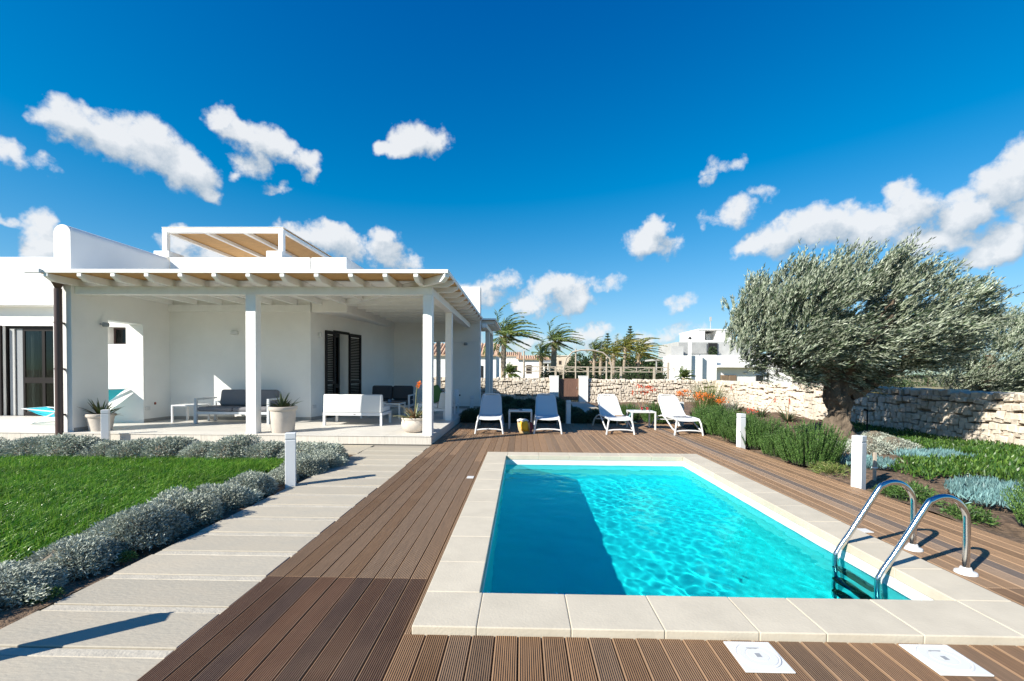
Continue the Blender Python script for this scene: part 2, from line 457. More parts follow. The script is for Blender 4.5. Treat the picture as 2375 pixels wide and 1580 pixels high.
M = {}
M['plaster'] = mat('white_plaster', (0.80, 0.79, 0.765), 0.85, var=0.045, scale=1.1, bump=0.002, bscale=60)
M['paint'] = mat('white_timber_paint', (0.83, 0.83, 0.81), 0.45, var=0.03, scale=9, bump=0.001, bscale=80)
M['bollard'] = mat('bollard_white', (0.72, 0.73, 0.74), 0.4)
M['plastic'] = mat('white_plastic', (0.64, 0.64, 0.63), 0.4)
M['concrete'] = mat('path_concrete', (0.44, 0.40, 0.325), 0.85, var=0.16, scale=2.6, bump=0.003, bscale=24, objrand=0.09, stretch=(1, 2.4, 1), detail=9, col2=(0.36, 0.315, 0.245))
M['strip'] = mat('path_rough_strip', (0.44, 0.40, 0.33), 0.9, var=0.12, scale=9, bump=0.004, bscale=60, objrand=0.04)
M['tile'] = mat('terrace_tile', (0.60, 0.57, 0.52), 0.5, var=0.08, scale=2.5, objrand=0.05, stretch=(1, 5, 1))
M['riser'] = mat('riser_stone', (0.55, 0.51, 0.45), 0.6, var=0.12, scale=5, objrand=0.04, stretch=(9, 1, 1))
M['grout'] = mat('grout', (0.30, 0.27, 0.23), 0.9)
M['skirting'] = mat('grey_skirting', (0.33, 0.32, 0.30), 0.6, var=0.05)
M['coping'] = mat('cream_coping', (0.51, 0.455, 0.36), 0.75, var=0.08, scale=4, bump=0.0015, bscale=70, objrand=0.035)
M['liner'] = mat('pool_liner', (0.20, 0.735, 0.73), 0.5, var=0.05, scale=2)
M['linerwall'] = mat('pool_liner_wall', (0.60, 0.86, 0.86), 0.5)
M['poolrim'] = mat('pool_white_rim', (0.80, 0.82, 0.82), 0.4)
M['steel'] = mat('polished_steel', (0.66, 0.65, 0.63), 0.16, metallic=1.0)
M['soil'] = mat('garden_soil', (0.10, 0.064, 0.040), 0.95, var=0.4, scale=14, bump=0.03, bscale=40, col2=(0.19, 0.125, 0.078), detail=9)
M['ground'] = mat('dry_ground', (0.32, 0.25, 0.14), 0.95, var=0.25, scale=0.35, bump=0.05, bscale=6, col2=(0.16, 0.17, 0.07))
M['lawnsoil'] = mat('lawn_soil', (0.09, 0.10, 0.035), 0.95, var=0.3, scale=6, bump=0.01, bscale=40)
M['darkwood'] = mat('dark_brown_shutter', (0.010, 0.007, 0.0065), 0.5, spec=0.25)
M['brown'] = mat('brown_metal', (0.075, 0.045, 0.042), 0.35)
M['gate'] = mat('brown_gate_wood', (0.16, 0.085, 0.06), 0.6, var=0.2, scale=3, stretch=(14, 14, 1), bump=0.003, bscale=20)
M['dark'] = mat('dark_interior', (0.012, 0.012, 0.014), 0.9)
M['grey'] = mat('grey_metal', (0.28, 0.29, 0.30), 0.4)
M['stone'] = mat('limestone', (0.56, 0.49, 0.405), 0.9, var=0.22, scale=1.8, bump=0.008, bscale=7, objrand=0.14)
M['mortar'] = mat('wall_core', (0.30, 0.25, 0.19), 1.0, var=0.2, scale=9)
M['reed'] = mat('reed_mat', (0.56, 0.33, 0.13), 0.8, var=0.45, scale=6, stretch=(1.0, 30, 30), bump=0.01, bscale=6)
M['cush_grey'] = mat('grey_cushion', (0.17, 0.17, 0.185), 0.9, var=0.05, scale=60, bump=0.001, bscale=200)
M['cush_dark'] = mat('charcoal_cushion', (0.055, 0.06, 0.07), 0.9, var=0.05, scale=60)
M['cush_white'] = mat('white_sling', (0.62, 0.63, 0.63), 0.75, var=0.02, scale=80)
M['green_cushion'] = mat('green_cushion', (0.06, 0.15, 0.05), 0.9, var=0.1, scale=40)
M['frame'] = mat('white_aluminium', (0.66, 0.67, 0.68), 0.35)
M['frame_grey'] = mat('silver_aluminium', (0.52, 0.55, 0.58), 0.4)
M['turq'] = mat('turquoise_canvas', (0.015, 0.50, 0.62), 0.8)
M['pot'] = mat('pale_terracotta_pot', (0.53, 0.47, 0.41), 0.85, var=0.09, scale=6, bump=0.002, bscale=40)
M['wood_pale'] = mat('weathered_timber', (0.42, 0.36, 0.29), 0.85, var=0.2, scale=5, stretch=(3, 3, 3))
M['bark'] = mat('olive_bark', (0.125, 0.095, 0.068), 0.95, var=0.5, scale=7, bump=0.10, bscale=9, stretch=(1, 1, 0.45), detail=8)
M['palmbark'] = mat('palm_bark', (0.30, 0.24, 0.18), 0.95, var=0.4, scale=5, bump=0.05, bscale=8)
M['rooftile'] = mat('terracotta_roof', (0.50, 0.33, 0.22), 0.8, var=0.25, scale=3)
M['sandstone'] = mat('sandstone_house', (0.62, 0.52, 0.40), 0.9, var=0.12, scale=0.9)
M['greyboard'] = mat('grey_boards', (0.42, 0.42, 0.41), 0.8, var=0.1, scale=2)
M['shutter_brown'] = mat('brown_shutter', (0.26, 0.18, 0.12), 0.7)
M['straw'] = mat('straw', (0.55, 0.40, 0.20), 0.9, var=0.3, scale=30, bump=0.006, bscale=60)
M['yellow'] = mat('yellow_towel', (0.80, 0.42, 0.02), 0.9, var=0.1, scale=12)
M['maroon'] = mat('maroon_cloth', (0.16, 0.03, 0.04), 0.9)
M['bookred'] = mat('book_cover', (0.28, 0.05, 0.06), 0.6)
M['paper'] = mat('paper', (0.78, 0.76, 0.72), 0.8)
M['navy'] = mat('navy_cover', (0.03, 0.05, 0.12), 0.6)
M['drink'] = mat('red_drink', (0.55, 0.02, 0.015), 0.2)
M['orange'] = leafmat('orange_flower', [(0.75, 0.16, 0.02), (0.85, 0.24, 0.03)], trans=0.2)
M['redfl'] = leafmat('red_flower', [(0.55, 0.07, 0.03), (0.70, 0.13, 0.05)], trans=0.2)
M['grass'] = leafmat('lawn_grass', [(0.028, 0.10, 0.006), (0.085, 0.24, 0.014), (0.31, 0.47, 0.085)], trans=0.3, rough=0.3, spec=0.6)
M['drygrass'] = leafmat('dry_grass', [(0.28, 0.21, 0.07), (0.16, 0.16, 0.05), (0.36, 0.27, 0.12)], trans=0.2)
M['silver'] = leafmat('silver_leaf', [(0.19, 0.225, 0.185), (0.38, 0.415, 0.35), (0.57, 0.595, 0.505)], trans=0.12, rough=0.7, spec=0.2)
M['silvertwig'] = mat('grey_twigs', (0.16, 0.135, 0.10), 0.95, var=0.4, scale=30)
M['rosemary'] = leafmat('rosemary_leaf', [(0.022, 0.055, 0.013), (0.062, 0.14, 0.027), (0.16, 0.27, 0.075)], trans=0.2)
M['darkhedge'] = leafmat('hedge_leaf', [(0.03, 0.055, 0.025), (0.06, 0.10, 0.045), (0.10, 0.14, 0.08)], trans=0.15)
M['bushcore'] = mat('bush_core', (0.03, 0.035, 0.018), 1.0)
M['olive'] = leafmat('olive_leaf', [(0.012, 0.026, 0.012), (0.030, 0.054, 0.024), (0.070, 0.105, 0.052), (0.25, 0.29, 0.19)], back=(0.29, 0.325, 0.24), trans=0.05, rough=0.42)
M['palm'] = leafmat('palm_frond', [(0.06, 0.11, 0.03), (0.12, 0.18, 0.045), (0.24, 0.25, 0.08)], trans=0.3)
M['palm_y'] = leafmat('palm_frond_yellow', [(0.10, 0.15, 0.03), (0.24, 0.25, 0.05), (0.36, 0.28, 0.08)], trans=0.3)
M['tree'] = leafmat('tree_leaf', [(0.018, 0.04, 0.015), (0.04, 0.075, 0.025), (0.07, 0.11, 0.035)], trans=0.15)
M['agave'] = leafmat('agave_leaf', [(0.06, 0.10, 0.035), (0.10, 0.14, 0.05), (0.20, 0.10, 0.04)], trans=0.15, rough=0.45)
M['aloe'] = leafmat('aloe_leaf', [(0.16, 0.20, 0.09), (0.26, 0.26, 0.14), (0.34, 0.17, 0.08)], trans=0.15, rough=0.45)
M['aloedark'] = leafmat('aloe_leaf_green', [(0.05, 0.09, 0.04), (0.09, 0.13, 0.06), (0.12, 0.15, 0.07)], trans=0.1, rough=0.45)
M['blue'] = leafmat('blue_succulent', [(0.08, 0.17, 0.18), (0.14, 0.27, 0.275), (0.21, 0.36, 0.35)], trans=0.1, rough=0.5)
M['ice'] = leafmat('ice_plant', [(0.02, 0.06, 0.012), (0.05, 0.12, 0.02), (0.13, 0.22, 0.04)], trans=0.2, rough=0.4)
M['longgrass'] = leafmat('long_grass', [(0.08, 0.14, 0.03), (0.16, 0.22, 0.05), (0.34, 0.32, 0.14)], trans=0.3)
M['stalk'] = mat('flower_stalk', (0.30, 0.20, 0.12), 0.8)

def glass_mat(name, tint=(0.9, 0.95, 0.95), rough=0.02):
    m = bpy.data.materials.new(name); m.use_nodes = True
    b = m.node_tree.nodes['Principled BSDF']
    b.inputs['Base Color'].default_value = (*tint, 1); b.inputs['Roughness'].default_value = rough
    b.inputs['Transmission Weight'].default_value = 1.0; b.inputs['IOR'].default_value = 1.45
    return m
M['glass'] = glass_mat('drinking_glass')
def pane_mat():
    m = bpy.data.materials.new('window_glass'); m.use_nodes = True
    nt = m.node_tree; N, L = nt.nodes, nt.links
    out = N['Material Output']; N.remove(N['Principled BSDF'])
    t = N.new('ShaderNodeBsdfTransparent'); t.inputs[0].default_value = (0.40, 0.45, 0.45, 1)
    g = N.new('ShaderNodeBsdfGlossy'); g.inputs['Roughness'].default_value = 0.02
    f = N.new('ShaderNodeFresnel'); f.inputs[0].default_value = 1.32
    ms = N.new('ShaderNodeMixShader'); L.new(f.outputs[0], ms.inputs[0]); L.new(t.outputs[0], ms.inputs[1]); L.new(g.outputs[0], ms.inputs[2])
    L.new(ms.outputs[0], out.inputs[0])
    return m
M['pane'] = pane_mat()

def deck_mat():
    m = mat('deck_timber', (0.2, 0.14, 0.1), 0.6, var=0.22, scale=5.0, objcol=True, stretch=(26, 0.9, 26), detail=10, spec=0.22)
    nt = m.node_tree; N, L = nt.nodes, nt.links
    b = N['Principled BSDF']
    tc = N.new('ShaderNodeTexCoord'); sp = N.new('ShaderNodeSeparateXYZ'); L.new(tc.outputs['Object'], sp.inputs[0])
    a = N.new('ShaderNodeMath'); a.operation = 'MULTIPLY'; a.inputs[1].default_value = 2 * math.pi / 0.0105; L.new(sp.outputs[0], a.inputs[0])
    s = N.new('ShaderNodeMath'); s.operation = 'SINE'; L.new(a.outputs[0], s.inputs[0])
    bp = N.new('ShaderNodeBump'); bp.inputs['Distance'].default_value = 0.0022; bp.inputs['Strength'].default_value = 1.0
    L.new(s.outputs[0], bp.inputs['Height']); L.new(bp.outputs[0], b.inputs['Normal'])
    # wear: pale scuffs
    src = b.inputs['Base Color'].links[0].from_socket
    no = N.new('ShaderNodeTexNoise'); no.inputs['Scale'].default_value = 1.7; no.inputs['Detail'].default_value = 6
    gp = N.new('ShaderNodeNewGeometry'); L.new(gp.outputs['Position'], no.inputs['Vector'])
    mr = N.new('ShaderNodeMapRange'); L.new(no.outputs['Fac'], mr.inputs[0]); mr.inputs[1].default_value = .45; mr.inputs[2].default_value = .75; mr.inputs[4].default_value = 0.22
    mx = N.new('ShaderNodeMix'); mx.data_type = 'RGBA'; L.new(mr.outputs[0], mx.inputs[0]); L.new(src, mx.inputs[6]); mx.inputs[7].default_value = (0.27, 0.175, 0.11, 1)
    # pale bands painted along board edges, for light caught on the bevels
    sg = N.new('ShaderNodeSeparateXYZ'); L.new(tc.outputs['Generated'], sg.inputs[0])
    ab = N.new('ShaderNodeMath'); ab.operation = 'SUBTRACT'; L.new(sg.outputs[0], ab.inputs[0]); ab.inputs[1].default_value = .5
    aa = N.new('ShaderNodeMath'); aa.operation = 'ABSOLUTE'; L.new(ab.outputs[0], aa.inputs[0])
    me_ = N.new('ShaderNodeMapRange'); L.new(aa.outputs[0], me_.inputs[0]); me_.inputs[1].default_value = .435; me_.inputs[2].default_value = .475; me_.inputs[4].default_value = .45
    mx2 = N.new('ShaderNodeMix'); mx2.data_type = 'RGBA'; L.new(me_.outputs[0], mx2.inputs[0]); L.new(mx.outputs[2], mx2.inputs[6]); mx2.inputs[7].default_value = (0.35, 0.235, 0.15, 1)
    L.new(mx2.outputs[2], b.inputs['Base Color'])
    return m
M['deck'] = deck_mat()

# ================================================================== SETTING
PX0, PX1, PY0, PY1 = -0.27, 2.645, 2.79, 7.53       # pool opening
CX0, CX1, CY0, CY1 = -0.585, 2.965, 2.42, 7.83      # outer edge of the coping
DX0, DX1, DY0, DY1 = -1.735, 4.17, -1.2, 12.75      # deck
WATER_Z, POOL_Z = -0.112, -1.05
TZ = 0.165                                          # terrace floor

def ground_ring(name, zo, outer, inner, m):
    (a0, a1, b0, b1), (c0, c1, d0, d1) = outer, inner
    mb = MB()
    mb.add([(a0, b0, zo), (a1, b0, zo), (a1, b1, zo), (a0, b1, zo), (c0, d0, zo), (c1, d0, zo), (c1, d1, zo), (c0, d1, zo)],
           [(0, 1, 5, 4), (1, 2, 6, 5), (2, 3, 7, 6), (3, 0, 4, 7)])
    return mb.build(name, m)
tag(ground_ring('ground', -0.07, (-4000, 4000, -4000, 4000), (CX0 + .05, CX1 - .05, CY0 + .05, CY1 - .05), M['ground']), kind='structure')

def soil_sheet(name, x0, x1, y0, y1, z, amp, step, m, seed=1):
    rng = np.random.default_rng(seed)
    nx, ny = max(2, int((x1 - x0) / step)), max(2, int((y1 - y0) / step))
    X, Y = np.meshgrid(np.linspace(x0, x1, nx), np.linspace(y0, y1, ny), indexing='ij')
    Z = np.full_like(X, z)
    for _ in range(26):
        lam = rng.uniform(.25, 2.2); th = rng.uniform(0, 6.28); ph = rng.uniform(0, 6.28)
        Z += amp * lam * .28 * np.sin(2 * np.pi / lam * (X * np.cos(th) + Y * np.sin(th)) + ph)
    Z += rng.normal(0, amp * .16, Z.shape)
    Z = np.clip(Z, z - .03, z + amp * 2.5)
    i = np.arange(nx * ny).reshape(nx, ny)
    f = np.stack([i[:-1, :-1], i[1:, :-1], i[1:, 1:], i[:-1, 1:]], -1).reshape(-1, 4)
    me = np_mesh(name, np.stack([X, Y, Z], -1).reshape(-1, 3), f, m, smooth=True)
    return tag(link(bpy.data.objects.new(name, me)), kind='structure')
soil_sheet('garden_bed', DX1 + .015, 9.6, 0.5, 22.6, -0.035, 0.022, 0.06, M['soil'], 1)
soil_sheet('garden_bed', -1.7, DX1 + .01, 12.78, 22.6, -0.04, 0.02, 0.1, M['soil'], 2)
soil_sheet('garden_bed', -3.62, -2.835, 0.5, 7.85, -0.035, 0.018, 0.06, M['soil'], 3)
soil_sheet('garden_bed', -16.0, -3.62, 7.06, 7.85, -0.035, 0.018, 0.08, M['soil'], 4)
soil_sheet('lawn', -16.0, -3.625, 0.5, 7.055, -0.025, 0.012, 0.1, M['lawnsoil'], 5)

# ------------------------------------------------------------------ timber deck
deck = ground_ring('deck', -0.055, (DX0, DX1, DY0, DY1), (CX0 + .06, CX1 - .06, CY0 + .06, CY1 - .06), M['dark'])
tag(deck, kind='structure')
def deck_board(x0, x1, y0, y1, col):
    cx, cyy = (x0 + x1) / 2, (y0 + y1) / 2
    hw, hl = (x1 - x0) / 2 - .0032, (y1 - y0) / 2 - .0012
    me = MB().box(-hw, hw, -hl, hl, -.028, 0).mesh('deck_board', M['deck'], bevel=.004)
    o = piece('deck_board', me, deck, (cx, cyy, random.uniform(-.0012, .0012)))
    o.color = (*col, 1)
    return o
random.seed(11)
NB = 48
BW = (DX1 - DX0) / NB
def deck_col(x, y):  # paler rightwards and far off: weathering, with some sheen put into the colour
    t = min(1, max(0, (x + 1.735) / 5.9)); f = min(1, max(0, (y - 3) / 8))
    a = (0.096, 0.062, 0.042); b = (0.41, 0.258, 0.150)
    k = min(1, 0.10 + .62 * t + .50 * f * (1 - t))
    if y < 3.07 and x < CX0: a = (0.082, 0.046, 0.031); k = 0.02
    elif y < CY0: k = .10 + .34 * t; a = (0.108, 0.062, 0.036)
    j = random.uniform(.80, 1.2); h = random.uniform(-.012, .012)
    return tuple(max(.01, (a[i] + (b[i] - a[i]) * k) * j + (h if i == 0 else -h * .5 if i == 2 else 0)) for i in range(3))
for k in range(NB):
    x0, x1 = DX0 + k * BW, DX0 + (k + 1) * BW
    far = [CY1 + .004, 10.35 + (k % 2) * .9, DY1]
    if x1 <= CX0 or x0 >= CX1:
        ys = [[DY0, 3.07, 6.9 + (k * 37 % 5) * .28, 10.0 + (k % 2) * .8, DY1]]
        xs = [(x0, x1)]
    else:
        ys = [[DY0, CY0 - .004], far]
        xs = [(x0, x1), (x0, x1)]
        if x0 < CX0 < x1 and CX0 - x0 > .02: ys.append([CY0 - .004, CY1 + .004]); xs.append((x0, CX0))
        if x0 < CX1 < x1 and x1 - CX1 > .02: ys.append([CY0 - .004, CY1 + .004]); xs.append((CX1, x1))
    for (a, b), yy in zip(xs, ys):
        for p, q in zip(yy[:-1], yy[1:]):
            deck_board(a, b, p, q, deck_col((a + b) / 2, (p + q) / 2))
# one board of the right strip has weathered grey
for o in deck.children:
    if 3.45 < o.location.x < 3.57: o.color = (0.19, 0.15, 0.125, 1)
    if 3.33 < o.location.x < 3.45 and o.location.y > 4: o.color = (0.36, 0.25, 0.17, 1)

# ------------------------------------------------------------------ swimming pool
pool = MB()
zt = 0.0
v = [(PX0, PY0), (PX1, PY0), (PX1, PY1), (PX0, PY1)]
pool.add([(x, y, zt) for x, y in v] + [(x, y, POOL_Z) for x, y in v], [(4, 5, 6, 7), (0, 1, 5, 4), (1, 2, 6, 5), (2, 3, 7, 6), (3, 0, 4, 7)])
pool_o = pool.build('swimming_pool', M['liner'])
me = pool_o.data
me.materials.append(M['linerwall'])
for p in me.polygons: p.material_index = 0 if abs(p.normal.z) > .5 else 1
for p in me.polygons:                      # normals into the water
    c = Vector(p.center); inward = Vector(((PX0 + PX1) / 2, (PY0 + PY1) / 2, -.3)) - c
    if p.normal.dot(inward) < 0: p.flip()
tag(pool_o, kind='structure')
pool_o.cycles.is_caustics_receiver = True
rim = MB()                                  # white rim above the waterline
for (x0, x1, y0, y1) in ((PX0 + .001, PX1 - .001, PY1 - .012, PY1 - .001), (PX1 - .012, PX1 - .001, PY0 + .001, PY1 - .012), (PX0 + .001, PX0 + .012, PY0 + .001, PY1 - .012), (PX0 + .012, PX1 - .012, PY0 + .001, PY0 + .012)):
    rim.box(x0, x1, y0, y1, WATER_Z - .035, 0.001)
rim.build('pool_rim', M['poolrim'], pool_o)
def coping(x0, x1, y0, y1):
    g_ = .001
    me = MB().box(x0 - (x0 + x1) / 2 + g_, x1 - (x0 + x1) / 2 - g_, y0 - (y0 + y1) / 2 + g_, y1 - (y0 + y1) / 2 - g_, -.035, .04).mesh('coping_stone', M['coping'], bevel=.006, seg=2)
    piece('coping_stone', me, pool_o, ((x0 + x1) / 2, (y0 + y1) / 2, random.uniform(-.001, .001)))
ox = .018
nj = [CX0, -.235, .27, .765, 1.26, 1.61, 2.11, 2.63, CX1]
for a, b in zip(nj[:-1], nj[1:]): coping(a, b, CY0, PY0 + ox)
fj = [CX0, -.23, .285, .785, 1.29, 1.62, 2.13, 2.63, CX1]
for a, b in zip(fj[:-1], fj[1:]): coping(a, b, PY1 - ox, CY1)
lj = [PY0 + ox, 3.26, 3.77, 4.28, 4.79, 5.3, 5.81, 6.32, 6.83, PY1 - ox]
for a, b in zip(lj[:-1], lj[1:]):
    coping(CX0, PX0 + ox, a, b); coping(PX1 - ox, CX1, a, b)
MB().box(CX0 + .02, CX1 - .02, CY0 + .02, PY0 - .002, -.06, -.03).box(CX0 + .02, CX1 - .02, PY1 + .002, CY1 - .02, -.06, -.03).box(CX0 + .02, PX0 - .002, PY0, PY1, -.06, -.03).box(PX1 + .002, CX1 - .02, PY0, PY1, -.06, -.03).build('coping_mortar', M['grout'], pool_o)

def water():
    nx, ny = 330, 520
    e = .011
    X, Y = np.meshgrid(np.linspace(PX0 + e, PX1 - e, nx), np.linspace(PY0 + e, PY1 - e, ny), indexing='ij')
    rng = np.random.default_rng(3)
    Z = np.full_like(X, WATER_Z); Zr = np.zeros_like(X)
    for i in range(90):
        lam = math.exp(rng.uniform(math.log(.075), math.log(.55)))
        th = math.radians(38) + rng.normal() * .7; k = 2 * math.pi / lam; ph = rng.uniform(0, 6.28)
        Zr += lam * .00040 * np.sin(k * (X * math.cos(th) + Y * math.sin(th)) + ph)
    env = .85 + .30 * np.sin(X * 1.9 + Y * .9 + 1) * np.sin(Y * 1.4 - X * .7) + .22 * np.sin(X * 4.1 - Y * 2.3)   # gusts
    Z = Z + Zr * env
    i = np.arange(nx * ny).reshape(nx, ny)
    f = np.stack([i[:-1, :-1], i[1:, :-1], i[1:, 1:], i[:-1, 1:]], -1).reshape(-1, 4)
    m = bpy.data.materials.new('pool_water'); m.use_nodes = True
    nt = m.node_tree; nt.nodes.clear()
    out = nt.nodes.new('ShaderNodeOutputMaterial')
    g = nt.nodes.new('ShaderNodeBsdfGlass'); g.inputs['IOR'].default_value = 1.33; g.inputs['Roughness'].default_value = 0
    g.inputs['Color'].default_value = WATER_TINT
    nt.links.new(g.outputs[0], out.inputs[0])
    o = link(bpy.data.objects.new('pool_water', np_mesh('pool_water', np.stack([X, Y, Z], -1).reshape(-1, 3), f, m, smooth=True)))
    o.cycles.is_caustics_caster = True
    return tag(o, kind='structure')
WATER_TINT = (0.20, 0.97, 1.0, 1)
water()

# ------------------------------------------------------------------ concrete path
path = MB().box(-2.82, DX0 - .004, -1.0, 8.765, -.12, -.03).box(-16, -2.82, 7.87, 8.765, -.12, -.032).build('path', M['grout'])
tag(path, kind='structure')
PER = 0.42
slab_me = MB().box(-.54, .54, -.1675, .1675, -.05, 0).mesh('path_slab', M['concrete'], bevel=.004)
strip_me = MB().box(-.54, .54, -.034, .034, -.05, -.004).mesh('path_strip', M['strip'], bevel=.004)
random.seed(4)
y = 2.225 - 7 * PER
while y < 8.5:
    piece('path_strip', strip_me, path, (-2.282 + random.uniform(-.014, .006), y, -.012), random.uniform(-.003, .003))
    if y + .375 < 8.76: piece('path_slab', slab_me, path, (-2.284 + random.uniform(-.018, .006), y + PER / 2, -.012 + random.uniform(-.003, .002)), random.uniform(-.004, .004))
    y += PER
cs = MB().box(-.492, .492, -.44, .44, -.05, 0).mesh('path_slab', M['concrete'], bevel=.004)
for k in range(13): piece('path_slab', cs, path, (-3.34 - k * .99, 8.32, -.016))
gp = MB().box(2.02, 3.06, 15.6, 22.4, -.1, -.01).build('garden_path', M['grout']); tag(gp, kind='structure')
gs = MB().box(-.51, .51, -.235, .235, -.04, .01).mesh('path_slab', M['concrete'], bevel=.004)
for k in range(13): piece('path_slab', gs, gp, (2.54, 15.9 + k * .5, 0))

# ------------------------------------------------------------------ terrace
TX1, TY0 = -1.74, 8.77
ter = MB().box(-16, TX1 - .02, TY0 + .02, 15.6, -.1, TZ - .012).box(-4.3, TX1 - .02, 15.6, 24.0, -.1, TZ - .012).build('terrace', M['grout'])
tag(ter, kind='structure')
TW, TD = 0.9, 0.45
tile_me = MB().box(-TW / 2 + .0015, TW / 2 - .0015, -TD / 2 + .0015, TD / 2 - .0015, -.012, 0).mesh('floor_tile', M['tile'], bevel=.001)
nx = int(14.2 / TW)
for i in range(nx):
    for j in range(17):
        cx, cyy = TX1 - .013 - TW * (i + .5), TY0 + TD * (j + .5) - .013
        if cyy > 11.9 and cx < -5.6: continue
        if cyy > 15.7: continue
        piece('floor_tile', tile_me, ter, (cx, cyy, TZ))
for j in range(8): piece('floor_tile', tile_me, ter, (TX1 - .013 - TW * .5, 15.85 + j * TD * 1, TZ))
rp = MB().box(-TW / 2 + .0015, TW / 2 - .0015, 0, .02, -TZ, -.014).mesh('riser_panel', M['riser'], bevel=.0015)
for i in range(nx): piece('riser_panel', rp, ter, (TX1 - TW * (i + .5), TY0, TZ))
for j in range(12): piece('riser_panel', rp, ter, (TX1, TY0 + .022 + TW * (j + .5), TZ), R(90))

# ================================================================== VILLA
villa = thing('villa', 'low white plastered villa with parapet roof behind the porch', 'house', (-6, 12, 0))
W = M['plaster']
# side wall of the porch, rounded on top, with an opening
sx0, sx1 = -9.24, -8.9
arc = [(sx0, 2.47)] + [((sx0 + sx1) / 2 - .17 * math.cos(R(a)), 4.09 + .17 * math.sin(R(a))) for a in range(0, 181, 12)] + [(sx1, 2.47)]
sw = MB().box(sx0, sx1, 8.87, 9.67, 0, 2.47).box(sx0, sx1, 10.58, 11.4, 0, 2.47).prism(arc, 8.87, 11.4)
sw.build('porch_wall', W, villa, smooth=True)
# block with a small high window
bx0, bx1, wz0, wz1 = -9.80, -9.31, 2.01, 2.415
MB().box(-10.3, bx0, 10.58, 11.9, 0, 3.05).box(bx1, sx0, 10.58, 11.9, 0, 3.05).box(bx0, bx1, 10.58, 11.9, 0, wz0).box(bx0, bx1, 10.58, 11.9, wz1, 3.05).box(bx0, bx1, 10.95, 11.9, wz0, wz1).build('window_wall', W, villa)
wn = MB().box(bx0, bx1, 10.80, 10.83, wz0, wz0 + .04).box(bx0, bx1, 10.80, 10.83, wz1 - .04, wz1).box(bx0, bx0 + .04, 10.80, 10.83, wz0 + .04, wz1 - .04).box(bx1 - .04, bx1, 10.80, 10.83, wz0 + .04, wz1 - .04).build('window', M['brown'], villa)
MB().box(bx0 + .04, bx1 - .04, 10.812, 10.818, wz0 + .04, wz1 - .04).build('pane', M['pane'], wn)
MB().box(bx0 + .04, bx1 - .04, 10.86, 10.87, wz0 + .04, wz1 - .04).build('blind', M['cush_grey'], wn)
# wall at the back of the porch and the parapet above it
MB().box(sx1, -5.31, 11.4, 11.7, 0, 3.05).build('back_wall', W, villa)
def par(x0, x1, y0, y1, z0, z1): return MB().box(x0, x1, y0, y1, z0, z1)

par(sx1, -5.318, 11.4, 11.65, 3.05, 4.25).build('parapet', W, villa, bevel=.03, seg=3)
par(-5.300, -4.39, 11.4, 11.65, 2.88, 4.25).build('parapet', W, villa, bevel=.03, seg=3)
par(-4.64, -4.39, 11.652, 15.6, 2.88, 4.25).build('parapet', W, villa, bevel=.03, seg=3)
MB().box(-16, -4.66, 11.68, 20, 3.06, 3.3).build('roof', W, villa)
MB().prism([(-5.309, 11.66), (-4.65, 11.66), (-4.65, 15.59), (-4.42, 15.59), (-5.309, 15.59)], 2.90, 3.05, 'z').build('soffit', W, villa)
MB().box(sx1 + .001, -5.31, 11.35, 11.399, 2.88, 3.055).build('wall_plate', M['paint'], villa)
# slanting wall with the shuttered door
A0, A1 = Vector((-5.31, 11.4)), Vector((-4.39, 15.6))
AD = (A1 - A0).normalized(); AN = Vector((AD.y, -AD.x)); ALEN = (A1 - A0).length
def aw(mb, s0, s1, n0, n1, z0, z1):
    """box along the slanting wall: s along it, n out of it towards the porch"""
    q = [A0 + AD * s + AN * n for s, n in ((s0, n0), (s0, n1), (s1, n1), (s1, n0))]
    return mb.add([(p.x, p.y, z0) for p in q] + [(p.x, p.y, z1) for p in q], [(3, 2, 1, 0), (4, 5, 6, 7), (0, 1, 5, 4), (1, 2, 6, 5), (2, 3, 7, 6), (3, 0, 4, 7)])
def s_at(y): return (y - 11.4) / AD.y
d0, d1, dz = s_at(12.33), s_at(12.97), 2.44
mb = MB(); aw(mb, 0.0, d0, -.3, 0, 0, 2.9); aw(mb, d1, ALEN, -.3, 0, 0, 2.9); aw(mb, d0, d1, -.3, 0, dz, 2.9)
mb.build('door_wall', W, villa)
dr = aw(MB(), d0 - .03, d1 + .03, -.02, .035, dz, dz + .07); aw(dr, d0, d0 + .05, -.12, -.05, TZ, dz); aw(dr, d0, d0 + .34, -.12, -.05, TZ, TZ + .1); aw(dr, d0 + .05, d0 + .30, -.12, -.05, dz - .1, dz); aw(dr, d0 + .28, d0 + .34, -.12, -.05, TZ + .1, dz); aw(dr, d0 + .05, d0 + .28, -.12, -.05, .95, 1.05)
door = dr.build('shuttered_door', M['darkwood'], villa)
aw(MB(), d0 + .05, d0 + .28, -.09, -.08, TZ + .1, dz - .1).build('pane', M['pane'], door)
aw(MB(), d0 + .34, d1, -.28, -.26, TZ, dz).build('curtain', M['cush_white'], door)
aw(MB(), d0, d0 + .34, -.29, -.27, TZ, dz).build('dark_room', M['dark'], door)
